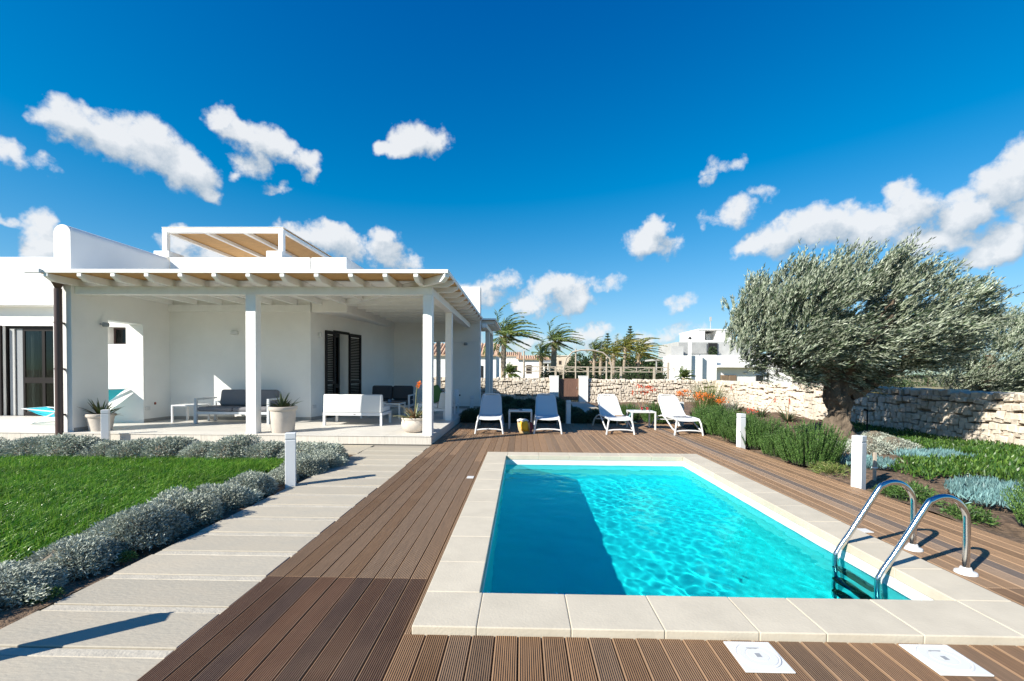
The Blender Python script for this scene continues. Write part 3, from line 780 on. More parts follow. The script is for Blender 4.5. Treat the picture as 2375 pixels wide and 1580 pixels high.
def shutter(s0, s1, n0, n1):
    """louvred shutter leaf lying against the slanting wall"""
    sh = aw(MB(), s0, s0 + .055, n0, n1, TZ + .02, dz + .04); aw(sh, s1 - .055, s1, n0, n1, TZ + .02, dz + .04)
    for z0, z1 in ((TZ + .02, TZ + .12), (1.05, 1.15), (dz - .05, dz + .04)): aw(sh, s0 + .055, s1 - .055, n0, n1, z0, z1)
    leaf = sh.build('shutter', M['darkwood'], door)
    z = TZ + .14
    while z < dz - .08:
        if not 1.02 < z < 1.16:
            sl = MB(); aw(sl, s0 + .057, s1 - .057, n0 + .004, n0 + .012, z, z + .028)
            aw(sl, s0 + .057, s1 - .057, n0 + .012, n1 - .004, z - .006, z + .008)
            sl.build('slat', M['darkwood'], leaf)
        z += .046
shutter(s_at(11.94), d0 - .005, .012, .055)
shutter(d1 + .005, s_at(13.56), .012, .055)
# far wall of the porch with the passage
fx0, fx1 = -3.43, -2.5
MB().box(-4.389, fx0, 15.6, 15.95, 0, 2.44).box(fx1, -1.44, 15.6, 15.95, 0, 2.44).box(-4.389, -1.44, 15.6, 15.95, 2.44, 4.30).build('passage_wall', W, villa, bevel=.012, seg=2)
# wing at the left
gx0, gx1, gz = -13.80, -12.43, 2.56
MB().box(-16, gx0, 11.9, 12.2, 0, 3.06).box(gx1, -10.3, 11.9, 12.2, 0, 3.06).box(gx0, gx1, 11.9, 12.2, gz, 3.06).build('wing_wall', W, villa)
par(-16, sx0, 11.65, 11.95, 3.061, 4.32).build('wing_parapet', W, villa, bevel=.03, seg=3)
MB().box(-16, -4.6, 19.7, 20, 0, 3.06).box(-16, -15.8, 12.2, 19.7, 0, 3.06).box(-4.9, -4.6, 15.96, 19.7, 0, 3.06).build('rear_wall', W, villa)
gd = MB().box(gx0, gx1, 11.96, 12.02, gz - .07, gz).box(gx0, gx0 + .05, 11.96, 12.02, TZ, gz - .07).box(gx1 - .05, gx1, 11.96, 12.02, TZ, gz - .07).build('glass_door', M['darkwood'], villa)
mx = gx0 + .46
for a, b in ((mx, gx1 - .36), (gx1 - .36, gx1 - .05)):
    lf = MB().box(a, a + .04, 11.98, 12.01, TZ, gz - .07).box(b - .04, b, 11.98, 12.01, TZ, gz - .07).box(a + .04, b - .04, 11.98, 12.01, gz - .13, gz - .07).box(a + .04, b - .04, 11.98, 12.01, TZ, TZ + .1).box(a + .04, b - .04, 11.98, 12.01, 1.04, 1.19).build('door_leaf', M['darkwood'], gd)
    MB().box(a + .04, b - .04, 11.992, 11.998, TZ + .1, gz - .13).build('pane', M['pane'], gd)
cur = MB()
pts = [(mx - .02 + i * .012, 12.12 + .025 * math.sin(i * 1.15)) for i in range(26)]
cur.prism(pts + [(x, y + .006) for x, y in reversed(pts)], TZ + .02, gz - .08, 'z').build('curtain', M['cush_white'], gd)
MB().box(gx0 + .10, gx0 + .23, 11.97, 12.0, TZ, gz - .07).build('door_panel', M['greyboard'], gd)
MB().box(gx0 + .25, gx0 + .42, 12.0, 12.02, TZ, gz - .07).build('door_panel', M['grey'], gd)
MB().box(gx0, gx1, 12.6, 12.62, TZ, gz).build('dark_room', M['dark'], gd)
sh = MB().box(gx0 - .5, gx0 - .002, 11.84, 11.89, TZ + .02, gz).build('shutter', M['darkwood'], gd)
# skirting
for b_ in ((sx1 + .001, sx1 + .012, 8.90, 9.67), (sx1 + .001, sx1 + .012, 10.58, 11.387), (sx1 + .001, -5.31, 11.388, 11.399)): MB().box(*b_, TZ, TZ + .08).build('skirting', M['skirting'], villa)
for a_, b_ in ((.01, d0 - .01), (d1 + .01, ALEN - .02)): aw(MB(), a_, b_, .001, .012, TZ, TZ + .08).build('skirting', M['skirting'], villa)
for a_, b_ in ((-4.37, fx0), (fx1, -1.44)): MB().box(a_, b_, 15.588, 15.599, TZ, TZ + .08).build('skirting', M['skirting'], villa)
# rain pipe on the wall end
dp = MB().tube([(-9.05, 8.76, .02), (-9.05, 8.76, 2.98)], .062, 16).lathe([(.062, 0), (.10, .07), (.145, .13), (.15, .16)], 4, (-9.05, 8.76, 2.98))
dpo = dp.build('drainpipe', M['brown'], villa, smooth=True)
for z in (.5, 1.4, 2.3): MB().lathe([(.068, 0), (.068, .035)], 16, (-9.05, 8.76, z)).box(-9.07, -9.03, 8.81, 8.869, z, z + .03).build('pipe_clip', M['brown'], dpo)
# wall lamps and sockets
def wall_lamp(p, d, m):
    l = MB().lathe([(.05, 0), (.062, .02), (.062, .07), (.05, .09)], 14, (p[0], p[1], p[2] - .05)).bar(p, (p[0] - d[0] * .12, p[1] - d[1] * .12, p[2] + .01), .03)
    l.build('wall_lamp', m, villa, smooth=True)
wall_lamp((sx1 + .12, 9.49, 2.36), (1, 0), M['grey'])
wall_lamp((-1.92, 15.48, 2.36), (0, -1), M['grey'])
MB().box(-7.31, -7.13, 11.32, 11.399, 2.31, 2.40).build('wall_lamp', M['plastic'], villa, bevel=.01)
aw(MB(), s_at(11.72) - .04, s_at(11.72) + .04, .001, .08, 2.28, 2.40).build('wall_lamp', M['plastic'], villa, bevel=.01)
def socket(mb, n=2): return mb.build('socket', M['plastic'], villa, bevel=.003)
socket(MB().box(sx1 + .001, sx1 + .015, 10.62, 10.76, .45, .54))
socket(aw(MB(), s_at(11.45), s_at(11.60), .001, .015, .46, .55))
MB().box(sx1 + .001, sx1 + .02, 10.88, 10.94, .57, .63).build('outlet_cap', mat('rust_cap', (0.25, 0.06, 0.03), .6), villa, bevel=.01)
MB().box(-2.15, -2.10, 15.57, 15.599, .59, .64).build('outlet_cap', M['dark'], villa, bevel=.01)

# ================================================================== PORCH PERGOLA
def rafter(mb_len, w=.085, h=.13):
    """rafter along +Y from its shaped nose at y = 0"""
    prof = [(0, h), (0, h - .058), (.13, 0), (mb_len, 0), (mb_len, h)]
    return MB().prism(prof, -w / 2, w / 2, 'x')
def pergola(name, label, loc): return thing(name, label, 'pergola', loc)
PG = pergola('porch_pergola', 'white timber porch roof with reed mat over the villa terrace', (-5.3, 10, 0))
T = M['paint']
EY, EX, RZ = 8.34, -1.36, 3.06
for nm, x, y, w in (('post', -1.858, 9.03, .18), ('post', -1.875, 11.69, .165), ('post', -5.335, 8.99, .205)):
    MB().box(x - w / 2, x + w / 2, y - .09, y + .09, TZ, 2.905).build('post', T, PG, bevel=.006)
MB().box(-8.898, -1.768, 8.94, 9.12, 2.907, RZ - .001).build('beam', T, PG, bevel=.006)
MB().box(-1.95, -1.77, 9.122, 15.598, 2.907, RZ - .001).build('beam', T, PG, bevel=.006)
random.seed(8)
xs = [-8.85 + .6335 * k for k in range(11)] + [-1.95]
for x in xs:
    ye = 11.398 if x < -4.45 else 8.34 + (-1.36 - x) + .0 - .1
    if x > -1.75: continue
    L_ = ye - EY
    if L_ < .25: L_ = .25
    me = rafter(L_).mesh('rafter', T, bevel=.004)
    piece('rafter', me, PG, (x, EY, RZ))
y = 8.98
while y < 15.5:
    xe = -4.388 if y > 11.45 else -1.36 - (y - 8.34) + .1
    L_ = EX - xe
    if L_ > .25:
        me = rafter(L_).mesh('rafter', T, bevel=.004)
        piece('rafter', me, PG, (EX, y, RZ), R(90))
    y += .6335
# hip rafter on the corner
hl = math.hypot(3.03, 3.06)
piece('rafter', rafter(hl, .10, .131).mesh('rafter', T, bevel=.004), PG, (EX - .02, EY + .02, RZ - .002), math.atan2(3.06, -3.03) - R(90))
# reed mat, boarding above it and white fascia
out = [(-9.0, EY + .02), (EX - .02, EY + .02), (EX - .02, 15.59), (-4.385, 15.59), (-4.385, 11.395), (-8.895, 11.395), (-8.895, 8.865), (-9.0, 8.865)]
inn = [(-8.895, 9.03), (-1.86, 9.03), (-1.86, 15.59), (-4.385, 15.59), (-4.385, 11.395), (-8.895, 11.395)]
MB().prism(inn, RZ + .134, RZ + .150, 'z').build('ceiling_boards', T, PG)
MB().prism([(-9.0, EY + .02), (EX - .02, EY + .02), (EX - .02, 15.59), (-1.858, 15.59), (-1.858, 9.028), (-8.895, 9.028), (-8.895, 8.865), (-9.0, 8.865)], RZ + .134, RZ + .150, 'z').build('reed_mat', M['reed'], PG)
MB().prism(out, RZ + .152, RZ + .198, 'z').build('roof_boards', T, PG)
MB().box(-9.04, EX, EY - .01, EY + .018, RZ + .136, RZ + .205).build('fascia', T, PG, bevel=.004)
MB().box(EX - .018, EX + .01, EY + .02, 15.59, RZ + .136, RZ + .205).build('fascia', T, PG, bevel=.004)
MB().tube([(-9.1, EY - .06, RZ + .16), (EX + .05, EY - .06, RZ + .185)], .012, 8)
MB().box(-9.20, -8.90, EY - .06, EY - .012, RZ + .12, RZ + .205).build('gutter_end', M['frame'], PG, bevel=.01)

# ------------------------------------------------------------------ pergola on the roof
RP = pergola('rooftop_pergola', 'small white rooftop pergola with reed mat above the parapet', (-7.6, 12.5, 3.3))
for x, y in ((-9.10, 11.56), (-6.115, 11.56), (-9.10, 15.6), (-6.115, 15.6)):
    MB().box(x - .06, x + .06, y - .06, y + .06, 4.42, 4.90).build('post', T, RP, bevel=.004)
for x, y in ((-9.13, 11.56), (-6.25, 11.56)):
    MB().box(x - .2, x + .2, y - .13, y + .4, 4.251, 4.42).build('plinth', W, RP, bevel=.01)
for x, y in ((-9.10, 15.6), (-6.115, 15.6)): MB().box(x - .2, x + .2, y - .15, y + .15, 3.3, 4.42).build('plinth', W, RP, bevel=.01)
MB().box(-9.165, -6.05, 11.5, 11.62, 4.902, 5.0).build('beam', T, RP, bevel=.004)
MB().box(-9.165, -6.05, 15.54, 15.66, 4.902, 5.0).build('beam', T, RP, bevel=.004)
for x in (-9.12, -8.12, -7.11, -6.10): MB().box(x - .045, x + .045, 11.622, 15.538, 4.905, 4.99).build('rafter', T, RP, bevel=.004)
MB().box(-9.16, -6.055, 11.51, 15.65, 5.002, 5.02).build('reed_mat', M['reed'], RP)
MB().box(-9.17, -6.045, 11.5, 15.66, 5.022, 5.035).build('roof_boards', T, RP)

# ------------------------------------------------------------------ second porch beyond the passage
P2 = pergola('rear_pergola', 'white pergola of the next porch beyond the passage wall', (-2.5, 19, 0))
for y in (17.5, 19.55): MB().box(-1.41, -1.25, y - .08, y + .08, TZ, 2.95).build('post', T, P2, bevel=.006)
MB().box(-3.35, -3.2, 17.8, 17.95, TZ, 2.95).build('post', T, P2, bevel=.006)
MB().box(-1.41, -1.25, 15.96, 19.7, 2.952, 3.10).build('beam', T, P2, bevel=.006)
y = 16.35
while y < 19.6:
    piece('rafter', rafter(3.6).mesh('rafter', T, bevel=.004), P2, (-.965, y, 3.102), R(90)); y += .55
MB().box(-4.6, -.97, 16.15, 19.78, 3.234, 3.25).build('reed_mat', M['reed'], P2)
MB().box(-4.6, -.95, 16.13, 16.15, 3.238, 3.30).box(-.965, -.94, 16.161, 19.78, 3.238, 3.30).build('fascia', T, P2)

# ================================================================== POOL FITTINGS
lad = thing('pool_ladder', 'stainless steel pool ladder with two arched handrails', 'ladder', (2.9, 3.5, 0))
def rail(y):
    a = [(3.145, y, .0), (3.145, y, .30)]
    cx, cz, rr = 2.985, .365, .16
    pts = [(3.145, y, .0), (3.145, y, .2), (3.145, y, .33)]
    for k in range(1, 10):
        t = R(k * 15.5); pts.append((cx + rr * math.cos(t), y, .36 + (rr + .02) * math.sin(t)))
    x, z = pts[-1][0], pts[-1][2]
    pts += [(2.66, y, .145), (2.60, y, .055), (2.555, y, -.02), (2.535, y, -.10), (2.535, y, -.5), (2.535, y, -.85)]
    # smooth
    P = [Vector(p) for p in pts]; Q = []
    for i in range(len(P) - 1):
        p0, p1, p2, p3 = P[max(0, i - 1)], P[i], P[i + 1], P[min(len(P) - 1, i + 2)]
        for k in range(4):
            t = k / 4
            Q.append(.5 * ((2 * p1) + (p2 - p0) * t + (2 * p0 - 5 * p1 + 4 * p2 - p3) * t * t + (3 * p1 - p0 - 3 * p2 + p3) * t ** 3))
    Q.append(P[-1])
    MB().tube(Q, .0215, 18).build('handrail', M['steel'], lad, smooth=True)
    MB().lathe([(.066, .002), (.062, .014), (.04, .022), (.03, .045), (.022, .046)], 28, (3.145, y, 0)).build('floor_flange', M['plastic'], lad, smooth=True)
rail(3.29); rail(3.73)
for z in (-.22, -.47, -.72): MB().box(2.50, 2.575, 3.30, 3.72, z, z + .03).build('tread', M['dark'], lad, bevel=.005)

def lid(x0, x1, y0, y1, label):
    t = thing('skimmer_lid', label, 'access lid', ((x0 + x1) / 2, (y0 + y1) / 2, 0), group='square white access lids in the deck')
    c = ((x0 + x1) / 2, (y0 + y1) / 2)
    MB().box(x0, x1, y0, y1, .0015, .009).build('lid_frame', M['plastic'], t, bevel=.002)
    r = (x1 - x0) * .44
    MB().lathe([(r, .0), (r, .0045), (r - .004, .006), (r - .006, .003), (r - .012, .003), (r - .014, .006), (r * .55, .006), (r * .54, .0045), (r * .50, .0045), (r * .49, .006), (.001, .006)], 40, (c[0], c[1], .0085)).build('round_cover', M['plastic'], t, smooth=True)
    MB().box(c[0] - .03, c[0] + .03, c[1] + .05, c[1] + .056, .0148, .0165).box(c[0] - .012, c[0] + .012, c[1] - .02, c[1] + .01, .0148, .0165).build('finger_slot', M['grey'], t)
lid(1.055, 1.287, 2.145, 2.387, 'square white access lid at the pool edge, the one nearer the middle')
lid(1.955, 2.20, 2.152, 2.393, 'square white access lid at the pool edge, the one nearer the right')
tag(MB().box(-.725, -.635, 6.0, 6.12, .0015, .008).build('deck_plate', M['plastic'], bevel=.002), 'small white square plate in the deck left of the pool', 'deck plate')
tag(MB().box(3.0, 3.12, 4.10, 4.20, .0015, .008).build('deck_plate', M['plastic'], bevel=.002), 'small white square plate in the deck behind the ladder', 'deck plate')

# ================================================================== BOLLARDS
def bollard_proto():
    t = thing('bollard', 'x', 'bollard', (0, 0, 0), R(45) * 0, 'white square path bollards')
    w = .058
    MB().box(-w, w, -w, w, -.06, .555).build('post', M['bollard'], t, bevel=.004, local=True)
    MB().box(-w + .004, w - .004, -w + .004, w - .004, .556, .570).build('lamp_slot', M['frame_grey'], t, local=True)
    MB().box(-w, w, -w, w, .571, .64).build('lamp_head', M['bollard'], t, bevel=.004, local=True)
    return t
bp_ = bollard_proto()
bl = [((-2.85, 5.58, 0), 22, 'white square bollard between silver shrubs beside the concrete path'),
      ((-2.88, 1.96, 0), 22, 'white square bollard at the near left end of the concrete path'),
      ((4.20, 8.87, 0), 12, 'white square bollard at the deck edge between two rosemary bushes'),
      ((4.205, 5.80, 0), 30, 'white square bollard at the deck edge behind the pool ladder'),
      ((4.25, 12.35, 0), 10, 'white square bollard behind the rightmost sun lounger'),
      ((1.28, 12.70, 0), 8, 'white square bollard between the second and third sun loungers'),
      ((-7.98, 8.60, 0), 30, 'white square bollard in front of the potted agave by the drainpipe'),
      ((-1.62, 14.7, 0), 10, 'white square bollard beside the terrace under the far porch wall')]
for i, (p, a, lb) in enumerate(bl):
    if i == 0:
        bp_.location = p; bp_.rotation_euler = (0, 0, R(a)); bp_['label'] = lb
    else: copy_tree(bp_, p, R(a), lb)

# ================================================================== SUN LOUNGERS
def lounger_proto():
    t = thing('sun_lounger', 'x', 'sun lounger', (0, 0, 0), 0, 'white sun loungers on the deck')
    hw = .275
    P_ = M['plastic']
    # seat and back are slings between side rails
    def sling(name, pts, w, th=.012, rnd=False):
        mb = MB(); n = len(pts)
        for i, (y, z, ww) in enumerate(pts):
            pass
        top = []
        for (y, z, ww) in pts:
            top += [(-ww, y, z), (-ww * .5, y, z - .012), (0, y, z - .016), (ww * .5, y, z - .012), (ww, y, z)]
        bot = [(x, y, z - th) for x, y, z in top]
        f = []
        for i in range(n - 1):
            for j in range(4):
                a = i * 5 + j
                f.append((a, a + 1, a + 6, a + 5)); f.append((a + n * 5, a + 5 + n * 5, a + 6 + n * 5, a + 1 + n * 5))
        for i in range(n - 1):
            a = i * 5; f.append((a, a + 5, a + 5 + n * 5, a + n * 5)); a = i * 5 + 4; f.append((a, a + n * 5, a + 5 + n * 5, a + 5))
        for j in range(4):
            f.append((j, j + n * 5, j + 1 + n * 5, j + 1)); a = (n - 1) * 5 + j; f.append((a, a + 1, a + 1 + n * 5, a + n * 5))
        mb.add(top + bot, f)
        return mb.build(name, M['cush_white'], t, smooth=True, local=True)
    sling('seat', [(.0, .335, .24), (.04, .355, .25), (.3, .362, .255), (.6, .362, .255), (.93, .36, .255)], .25)
    bk = [(.95, .362), (1.05, .42), (1.2, .53), (1.35, .64), (1.48, .74), (1.58, .82)]
    sling('backrest', [(y, z, w) for (y, z), w in zip(bk, (.255, .252, .247, .24, .232, .19))], .25)
    for s in (-1, 1):
        MB().tube([(s * .255, -.01, .325), (s * .262, .04, .35), (s * .268, .3, .358), (s * .27, .93, .352), (s * .27, 1.15, .34)], .021, 10).build('side_rail', P_, t, smooth=True, local=True)
        MB().tube([(s * .268, .94, .36), (s * .264, 1.05, .42), (s * .258, 1.2, .53), (s * .25, 1.35, .64), (s * .242, 1.48, .74), (s * .205, 1.585, .822)], .018, 10).build('back_rail', P_, t, smooth=True, local=True)
        MB().tube([(s * .255, .0, .325), (s * .275, -.03, .27), (s * .30, -.045, .12), (s * .318, -.05, .0)], [.021, .021, .02, .022], 10).build('front_leg', P_, t, smooth=True, local=True)
        MB().tube([(s * .302, -.03, .10), (s * .305, .15, .13), (s * .30, .40, .21), (s * .285, .70, .30), (s * .275, .95, .345)], .018, 10).build('side_strut', P_, t, smooth=True, local=True)
        MB().tube([(s * .27, 1.1, .342), (s * .285, 1.35, .30), (s * .305, 1.6, .19), (s * .32, 1.76, .0)], [.02, .02, .02, .022], 10).build('rear_leg', P_, t, smooth=True, local=True)
    MB().tube([(-.303, -.04, .085), (-.15, -.04, .105), (0, -.04, .11), (.15, -.04, .105), (.303, -.04, .085)], .018, 10).build('front_crossbar', P_, t, smooth=True, local=True)
    MB().tube([(-.30, 1.58, .20), (.30, 1.58, .20)], .015, 8).build('rear_crossbar', P_, t, smooth=True, local=True)
    MB().tube([(-.205, 1.585, .822), (-.1, 1.6, .833), (.1, 1.6, .833), (.205, 1.585, .822)], .018, 10).build('top_bar', P_, t, smooth=True, local=True)
    return t
lp = lounger_proto()
ls = [(-.745, 10.44, 2, 'white sun lounger nearest the terrace, its backrest in shade'),
      (.595, 10.52, -1, 'white sun lounger behind the straw bag, second from the terrace'),
      (2.245, 10.52, 1, 'white sun lounger with a diagonal shadow across its back and sunglasses case on the seat'),
      (3.775, 10.48, 0, 'white sun lounger at the right end of the row, an open book on its seat')]
for i, (x, y, a, lb) in enumerate(ls):
    if i == 0: lp.location = (x, y, .001); lp.rotation_euler = (0, 0, R(a)); lp['label'] = lb
    else: copy_tree(lp, (x, y, .001), R(a), lb)

def side_table(name, label, x0, x1, y0, y1, z, m, leg=.038, th=.035, base=0.0, group=None, inset=0.0):
    t = thing(name, label, 'table', ((x0 + x1) / 2, (y0 + y1) / 2, base), 0, group)
    MB().box(x0, x1, y0, y1, z - th, z).build('table_top', m, t, bevel=.004)
    for x in (x0 + inset, x1 - leg - inset):
        for y in (y0 + inset, y1 - leg - inset): MB().box(x, x + leg, y, y + leg, base, z - th - .001).build('leg', m, t, bevel=.003)
    return t
side_table('side_table', 'low white side table between the two shaded loungers', -.335, .255, 11.33, 11.90, .455, M['plastic'], group='white side tables between loungers')
side_table('side_table', 'low white side table with two red drinks between the sunny loungers', 2.70, 3.31, 11.36, 11.93, .455, M['plastic'], group='white side tables between loungers')

# things on the tables and loungers
b = thing('book', 'dark red book lying on the shaded white side table', 'book', (-.19, 11.45, .456), R(12))
MB().box(-.11, .11, -.075, .075, .0, .022).build('pages', M['paper'], b, local=True)
MB().box(-.115, .115, -.08, .08, .0225, .027).build('cover', M['bookred'], b, local=True)
MB().obox((.16, -.02, .012), (.07, .05, .024)).build('case', M['navy'], b, local=True)
def glass(x, y, lb):
    t = thing('drinking_glass', lb, 'glass', (x, y, .456), 0, 'red drinks on the side table')
    MB().lathe([(.030, 0), (.036, .10), (.034, .10), (.028, .006), (.001, .006)], 18).build('tumbler', M['glass'], t, smooth=True, local=True)
    MB().lathe([(.0265, .0075), (.0325, .082)], 18).build('red_drink', M['drink'], t, smooth=True, local=True)
glass(3.03, 11.62, 'glass of red drink on the sunny side table, the left one')
glass(3.155, 11.60, 'glass of red drink on the sunny side table, the right one')
tr = tag(MB().box(2.86, 3.27, 11.48, 11.76, .4565, .468).build('tray', M['plastic'], bevel=.003), 'flat white tray under the two red drinks', 'tray')
for o in list(bpy.data.objects):
    if o.name.startswith('drinking_glass'): o.location.z = .4685
tag(MB().lathe([(.0, 0), (.035, .0), (.04, .03), (.0, .03)], 14, (3.12, 11.40, .456)).build('bowl', M['cush_white'], smooth=True), 'small pale bowl on the near edge of the sunny side table', 'bowl')
gl = thing('sunglasses_case', 'brown leather case lying open on the third lounger seat', 'case', (2.30, 10.98, .372), R(8))
MB().obox((0, 0, .012), (.17, .06, .024)).build('case_body', mat('tan_leather', (0.35, 0.20, 0.09), .6), gl, bevel=.008, local=True)
MB().obox((.14, .01, .012), (.09, .05, .02)).build('case_lid', M['dark'], gl, bevel=.006, local=True)
ob = thing('open_book', 'open book with dark cover lying on the rightmost lounger', 'book', (3.79, 11.15, .37), R(-20))
MB().prism([(-.14, .012), (-.07, .05), (0, .02), (0, .012)], -.1, .1, 'y').prism([(.14, .012), (.07, .045), (0, .02), (0, .012)], -.1, .1, 'y').build('pages', M['paper'], ob, local=True)
MB().box(-.15, .15, -.105, .105, .006, .011).build('cover', M['navy'], ob, local=True)
tag(MB().obox((3.96, 10.95, .37), (.15, .035, .02), (0, 0, R(-15))).build('spectacles_case', M['navy'], bevel=.006), 'slim dark blue spectacles case on the rightmost lounger', 'case')

# straw bag
bag = thing('beach_bag', 'straw beach bag with a yellow towel hanging over it', 'bag', (.07, 10.62, 0), R(-6))
prof = [(.12, 0), (.15, .06), (.172, .16), (.18, .25), (.172, .25), (.16, .15), (.14, .05), (.001, .04)]
bm_ = MB().lathe(prof, 22); bm_.v = [(x, y * .62, z) for x, y, z in bm_.v]
bm_.build('basket', M['straw'], bag, smooth=True, local=True)
tw = MB()
rows = [(.03, .275), (-.05, .285), (-.115, .262), (-.135, .20), (-.132, .12), (-.128, .055)]
for i, (y, z) in enumerate(rows):
    for j in range(7):
        u = (j - 3) / 3; tw.v.append((u * .088 - .03 + .045 * i / 5, y - .010 * math.sin(j * 2.1 + i) + .03 * u * u, z + .008 * math.sin(j * 1.7)))
for i in range(5):
    for j in range(6):
        a = i * 7 + j; tw.f.append((a, a + 1, a + 8, a + 7))
two = tw.build('towel', M['yellow'], bag, smooth=True, local=True)
sd = two.modifiers.new('s', 'SOLIDIFY'); sd.thickness = .012
MB().tube([(-.14, .0, .24), (-.15, -.04, .29), (-.10, -.06, .31), (-.04, -.05, .29), (.02, -.03, .30), (.07, 0, .27)], [.028, .035, .035, .04, .035, .03], 8).build('white_scarf', M['cush_white'], bag, smooth=True, local=True)
MB().tube([(.09, -.02, .26), (.15, -.07, .22), (.165, -.10, .12), (.14, -.13, .03)], [.03, .035, .03, .02], 8).build('maroon_cloth', M['maroon'], bag, smooth=True, local=True)

# ================================================================== PORCH FURNITURE
def cushion(mb_box, name, m, parent, bev=.045):
    x0, x1, y0, y1, z0, z1 = mb_box
    return MB().box(x0, x1, y0, y1, z0, z1).build(name, m, parent, bevel=bev, seg=3, smooth=True)
# grey two-seat sofa, facing the camera
gs_ = thing('garden_sofa', 'grey cushioned garden sofa with open aluminium arms on the porch', 'sofa', (-6.74, 10.85, TZ))
FG = M['frame_grey']
x0, x1, y0, y1 = -7.625, -5.86, 10.48, 11.22
for x in (x0, x1 - .055):
    MB().box(x, x + .055, y0, y0 + .055, TZ, .712).build('leg', FG, gs_, bevel=.004)
    MB().box(x, x + .055, y1 - .055, y1, TZ, .66).build('leg', FG, gs_, bevel=.004)
    MB().box(x, x + .055, y0 + .002, y1, .713, .755).build('armrest', FG, gs_, bevel=.004)
MB().box(x0 + .056, x1 - .056, y0 + .005, y0 + .045, .385, .445).box(x0 + .056, x1 - .056, y1 - .05, y1 - .01, .385, .445).build('seat_rail', FG, gs_, bevel=.004)
MB().box(x0 + .056, x1 - .056, y1 - .045, y1 - .012, .60, .66).build('back_rail', FG, gs_)
mid = (x0 + x1) / 2
cushion((x0 + .06, mid - .004, y0 + .01, y1 - .06, .447, .555), 'seat_cushion', M['cush_grey'], gs_)
cushion((mid + .004, x1 - .06, y0 + .01, y1 - .06, .447, .555), 'seat_cushion', M['cush_grey'], gs_)
for a, b in ((x0 + .30, mid + .10), (mid + .11, x1 - .07)):
    c = MB().obox(((a + b) / 2, y1 - .20, .745), (b - a, .17, .40), (R(-12), 0, 0)).build('back_cushion', M['cush_grey'], gs_, bevel=.06, seg=4, smooth=True)
# low white table beside it
side_table('low_table', 'low white aluminium table beside the grey porch sofa', -8.28, -7.70, 10.62, 11.15, .585, M['frame'], leg=.04, th=.03, base=TZ)

def white_sofa(name, label, n, w, loc, rz):
    """low upholstered sofa on a white frame; local: back at y = 0 facing +Y"""
    t = thing(name, label, 'sofa' if n > 1 else 'armchair', loc, rz)
    F_ = M['frame']
    for x in (-w / 2, w / 2 - .055):
        for y in (.0, .72): MB().box(x, x + .055, y, y + .055, 0, .225).build('leg', F_, t, bevel=.003, local=True)
    MB().box(-w / 2, w / 2, 0, .775, .226, .295).build('seat_frame', F_, t, bevel=.005, local=True)
    prof = [(-.01, .297), (.01, .70), (.04, .715), (.13, .70), (.20, .30)]
    MB().prism(prof, -w / 2 + .012, w / 2 - .012, 'x').build('backrest', M['cush_white'], t, bevel=.02, seg=3, smooth=True, local=True)
    MB().box(-w / 2 + .03, w / 2 - .03, .21, .77, .297, .42).build('seat_cushion', M['cush_white'], t, bevel=.03, seg=3, smooth=True, local=True)
    MB().box(.03, .075, -.004, -.0005, .25, .262).build('maker_plate', M['dark'], t, local=True)
    return t
white_sofa('garden_sofa', 'white upholstered garden sofa seen from behind on the porch', 2, 1.36, (-3.87, 10.36, TZ), 0)
ca = white_sofa('armchair', 'white armchair with a green cushion by the porch posts', 1, .82, (-1.98, 12.2, TZ), R(90))
gc = tag(MB().obox((-2.33, 12.15, .80), (.42, .13, .42), (0, R(-28), 0)).build('cushion', M['green_cushion'], bevel=.055, seg=4, smooth=True), 'green square cushion leaning in the white armchair', 'cushion')
cb = white_sofa('armchair', 'white armchair in shade beside the far porch wall', 1, .80, (-1.95, 13.75, TZ), R(90))
# dark sofa in the far corner
ds = thing('garden_sofa', 'charcoal cushioned sofa in the far shaded corner of the porch', 'sofa', (-3.9, 13.6, TZ))
x0, x1, y0, y1 = -4.56, -3.22, 13.05, 13.85
for x in (x0, x1 - .05):
    MB().box(x, x + .05, y0, y0 + .05, TZ, .70).build('leg', M['frame'], ds, bevel=.004)
    MB().box(x, x + .05, y1 - .05, y1, TZ, .70).build('leg', M['frame'], ds, bevel=.004)
    MB().box(x, x + .05, y0, y1, .701, .74).build('armrest', M['frame'], ds, bevel=.004)
MB().box(x0 + .051, x1 - .051, y0 + .005, y1 - .01, .38, .44).build('seat_rail', M['frame'], ds, bevel=.004)
mid = (x0 + x1) / 2
for a, b in ((x0 + .055, mid - .004), (mid + .004, x1 - .055)):
    cushion((a, b, y0 + .01, y1 - .06, .442, .56), 'seat_cushion', M['cush_dark'], ds)
    MB().obox(((a + b) / 2, y1 - .14, .775), (b - a, .16, .42), (R(-10), 0, 0)).build('back_cushion', M['cush_dark'], ds, bevel=.06, seg=4, smooth=True)
ct = thing('coffee_table', 'low coffee table with a dark slatted top amid the porch sofas', 'coffee table', (-3.75, 12.2, TZ))
x0, x1, y0, y1 = -4.25, -3.20, 11.95, 12.55
for x in (x0, x1 - .045):
    for y in (y0, y1 - .045): MB().box(x, x + .045, y, y + .045, TZ, .535).build('leg', M['frame'], ct, bevel=.003)
MB().box(x0, x1, y0, y0 + .03, .536, .575).box(x0, x1, y1 - .03, y1, .536, .575).box(x0, x0 + .03, y0 + .03, y1 - .03, .536, .575).box(x1 - .03, x1, y0 + .03, y1 - .03, .536, .575).build('table_frame', M['frame'], ct)
for k in range(9): MB().box(x0 + .032, x1 - .032, y0 + .033 + k * .0595, y0 + .033 + k * .0595 + .052, .555, .572).build('slat', M['brown'], ct)
cp = thing('cup', 'blue cup standing on the slatted coffee table', 'cup', (-3.52, 12.1, .577))
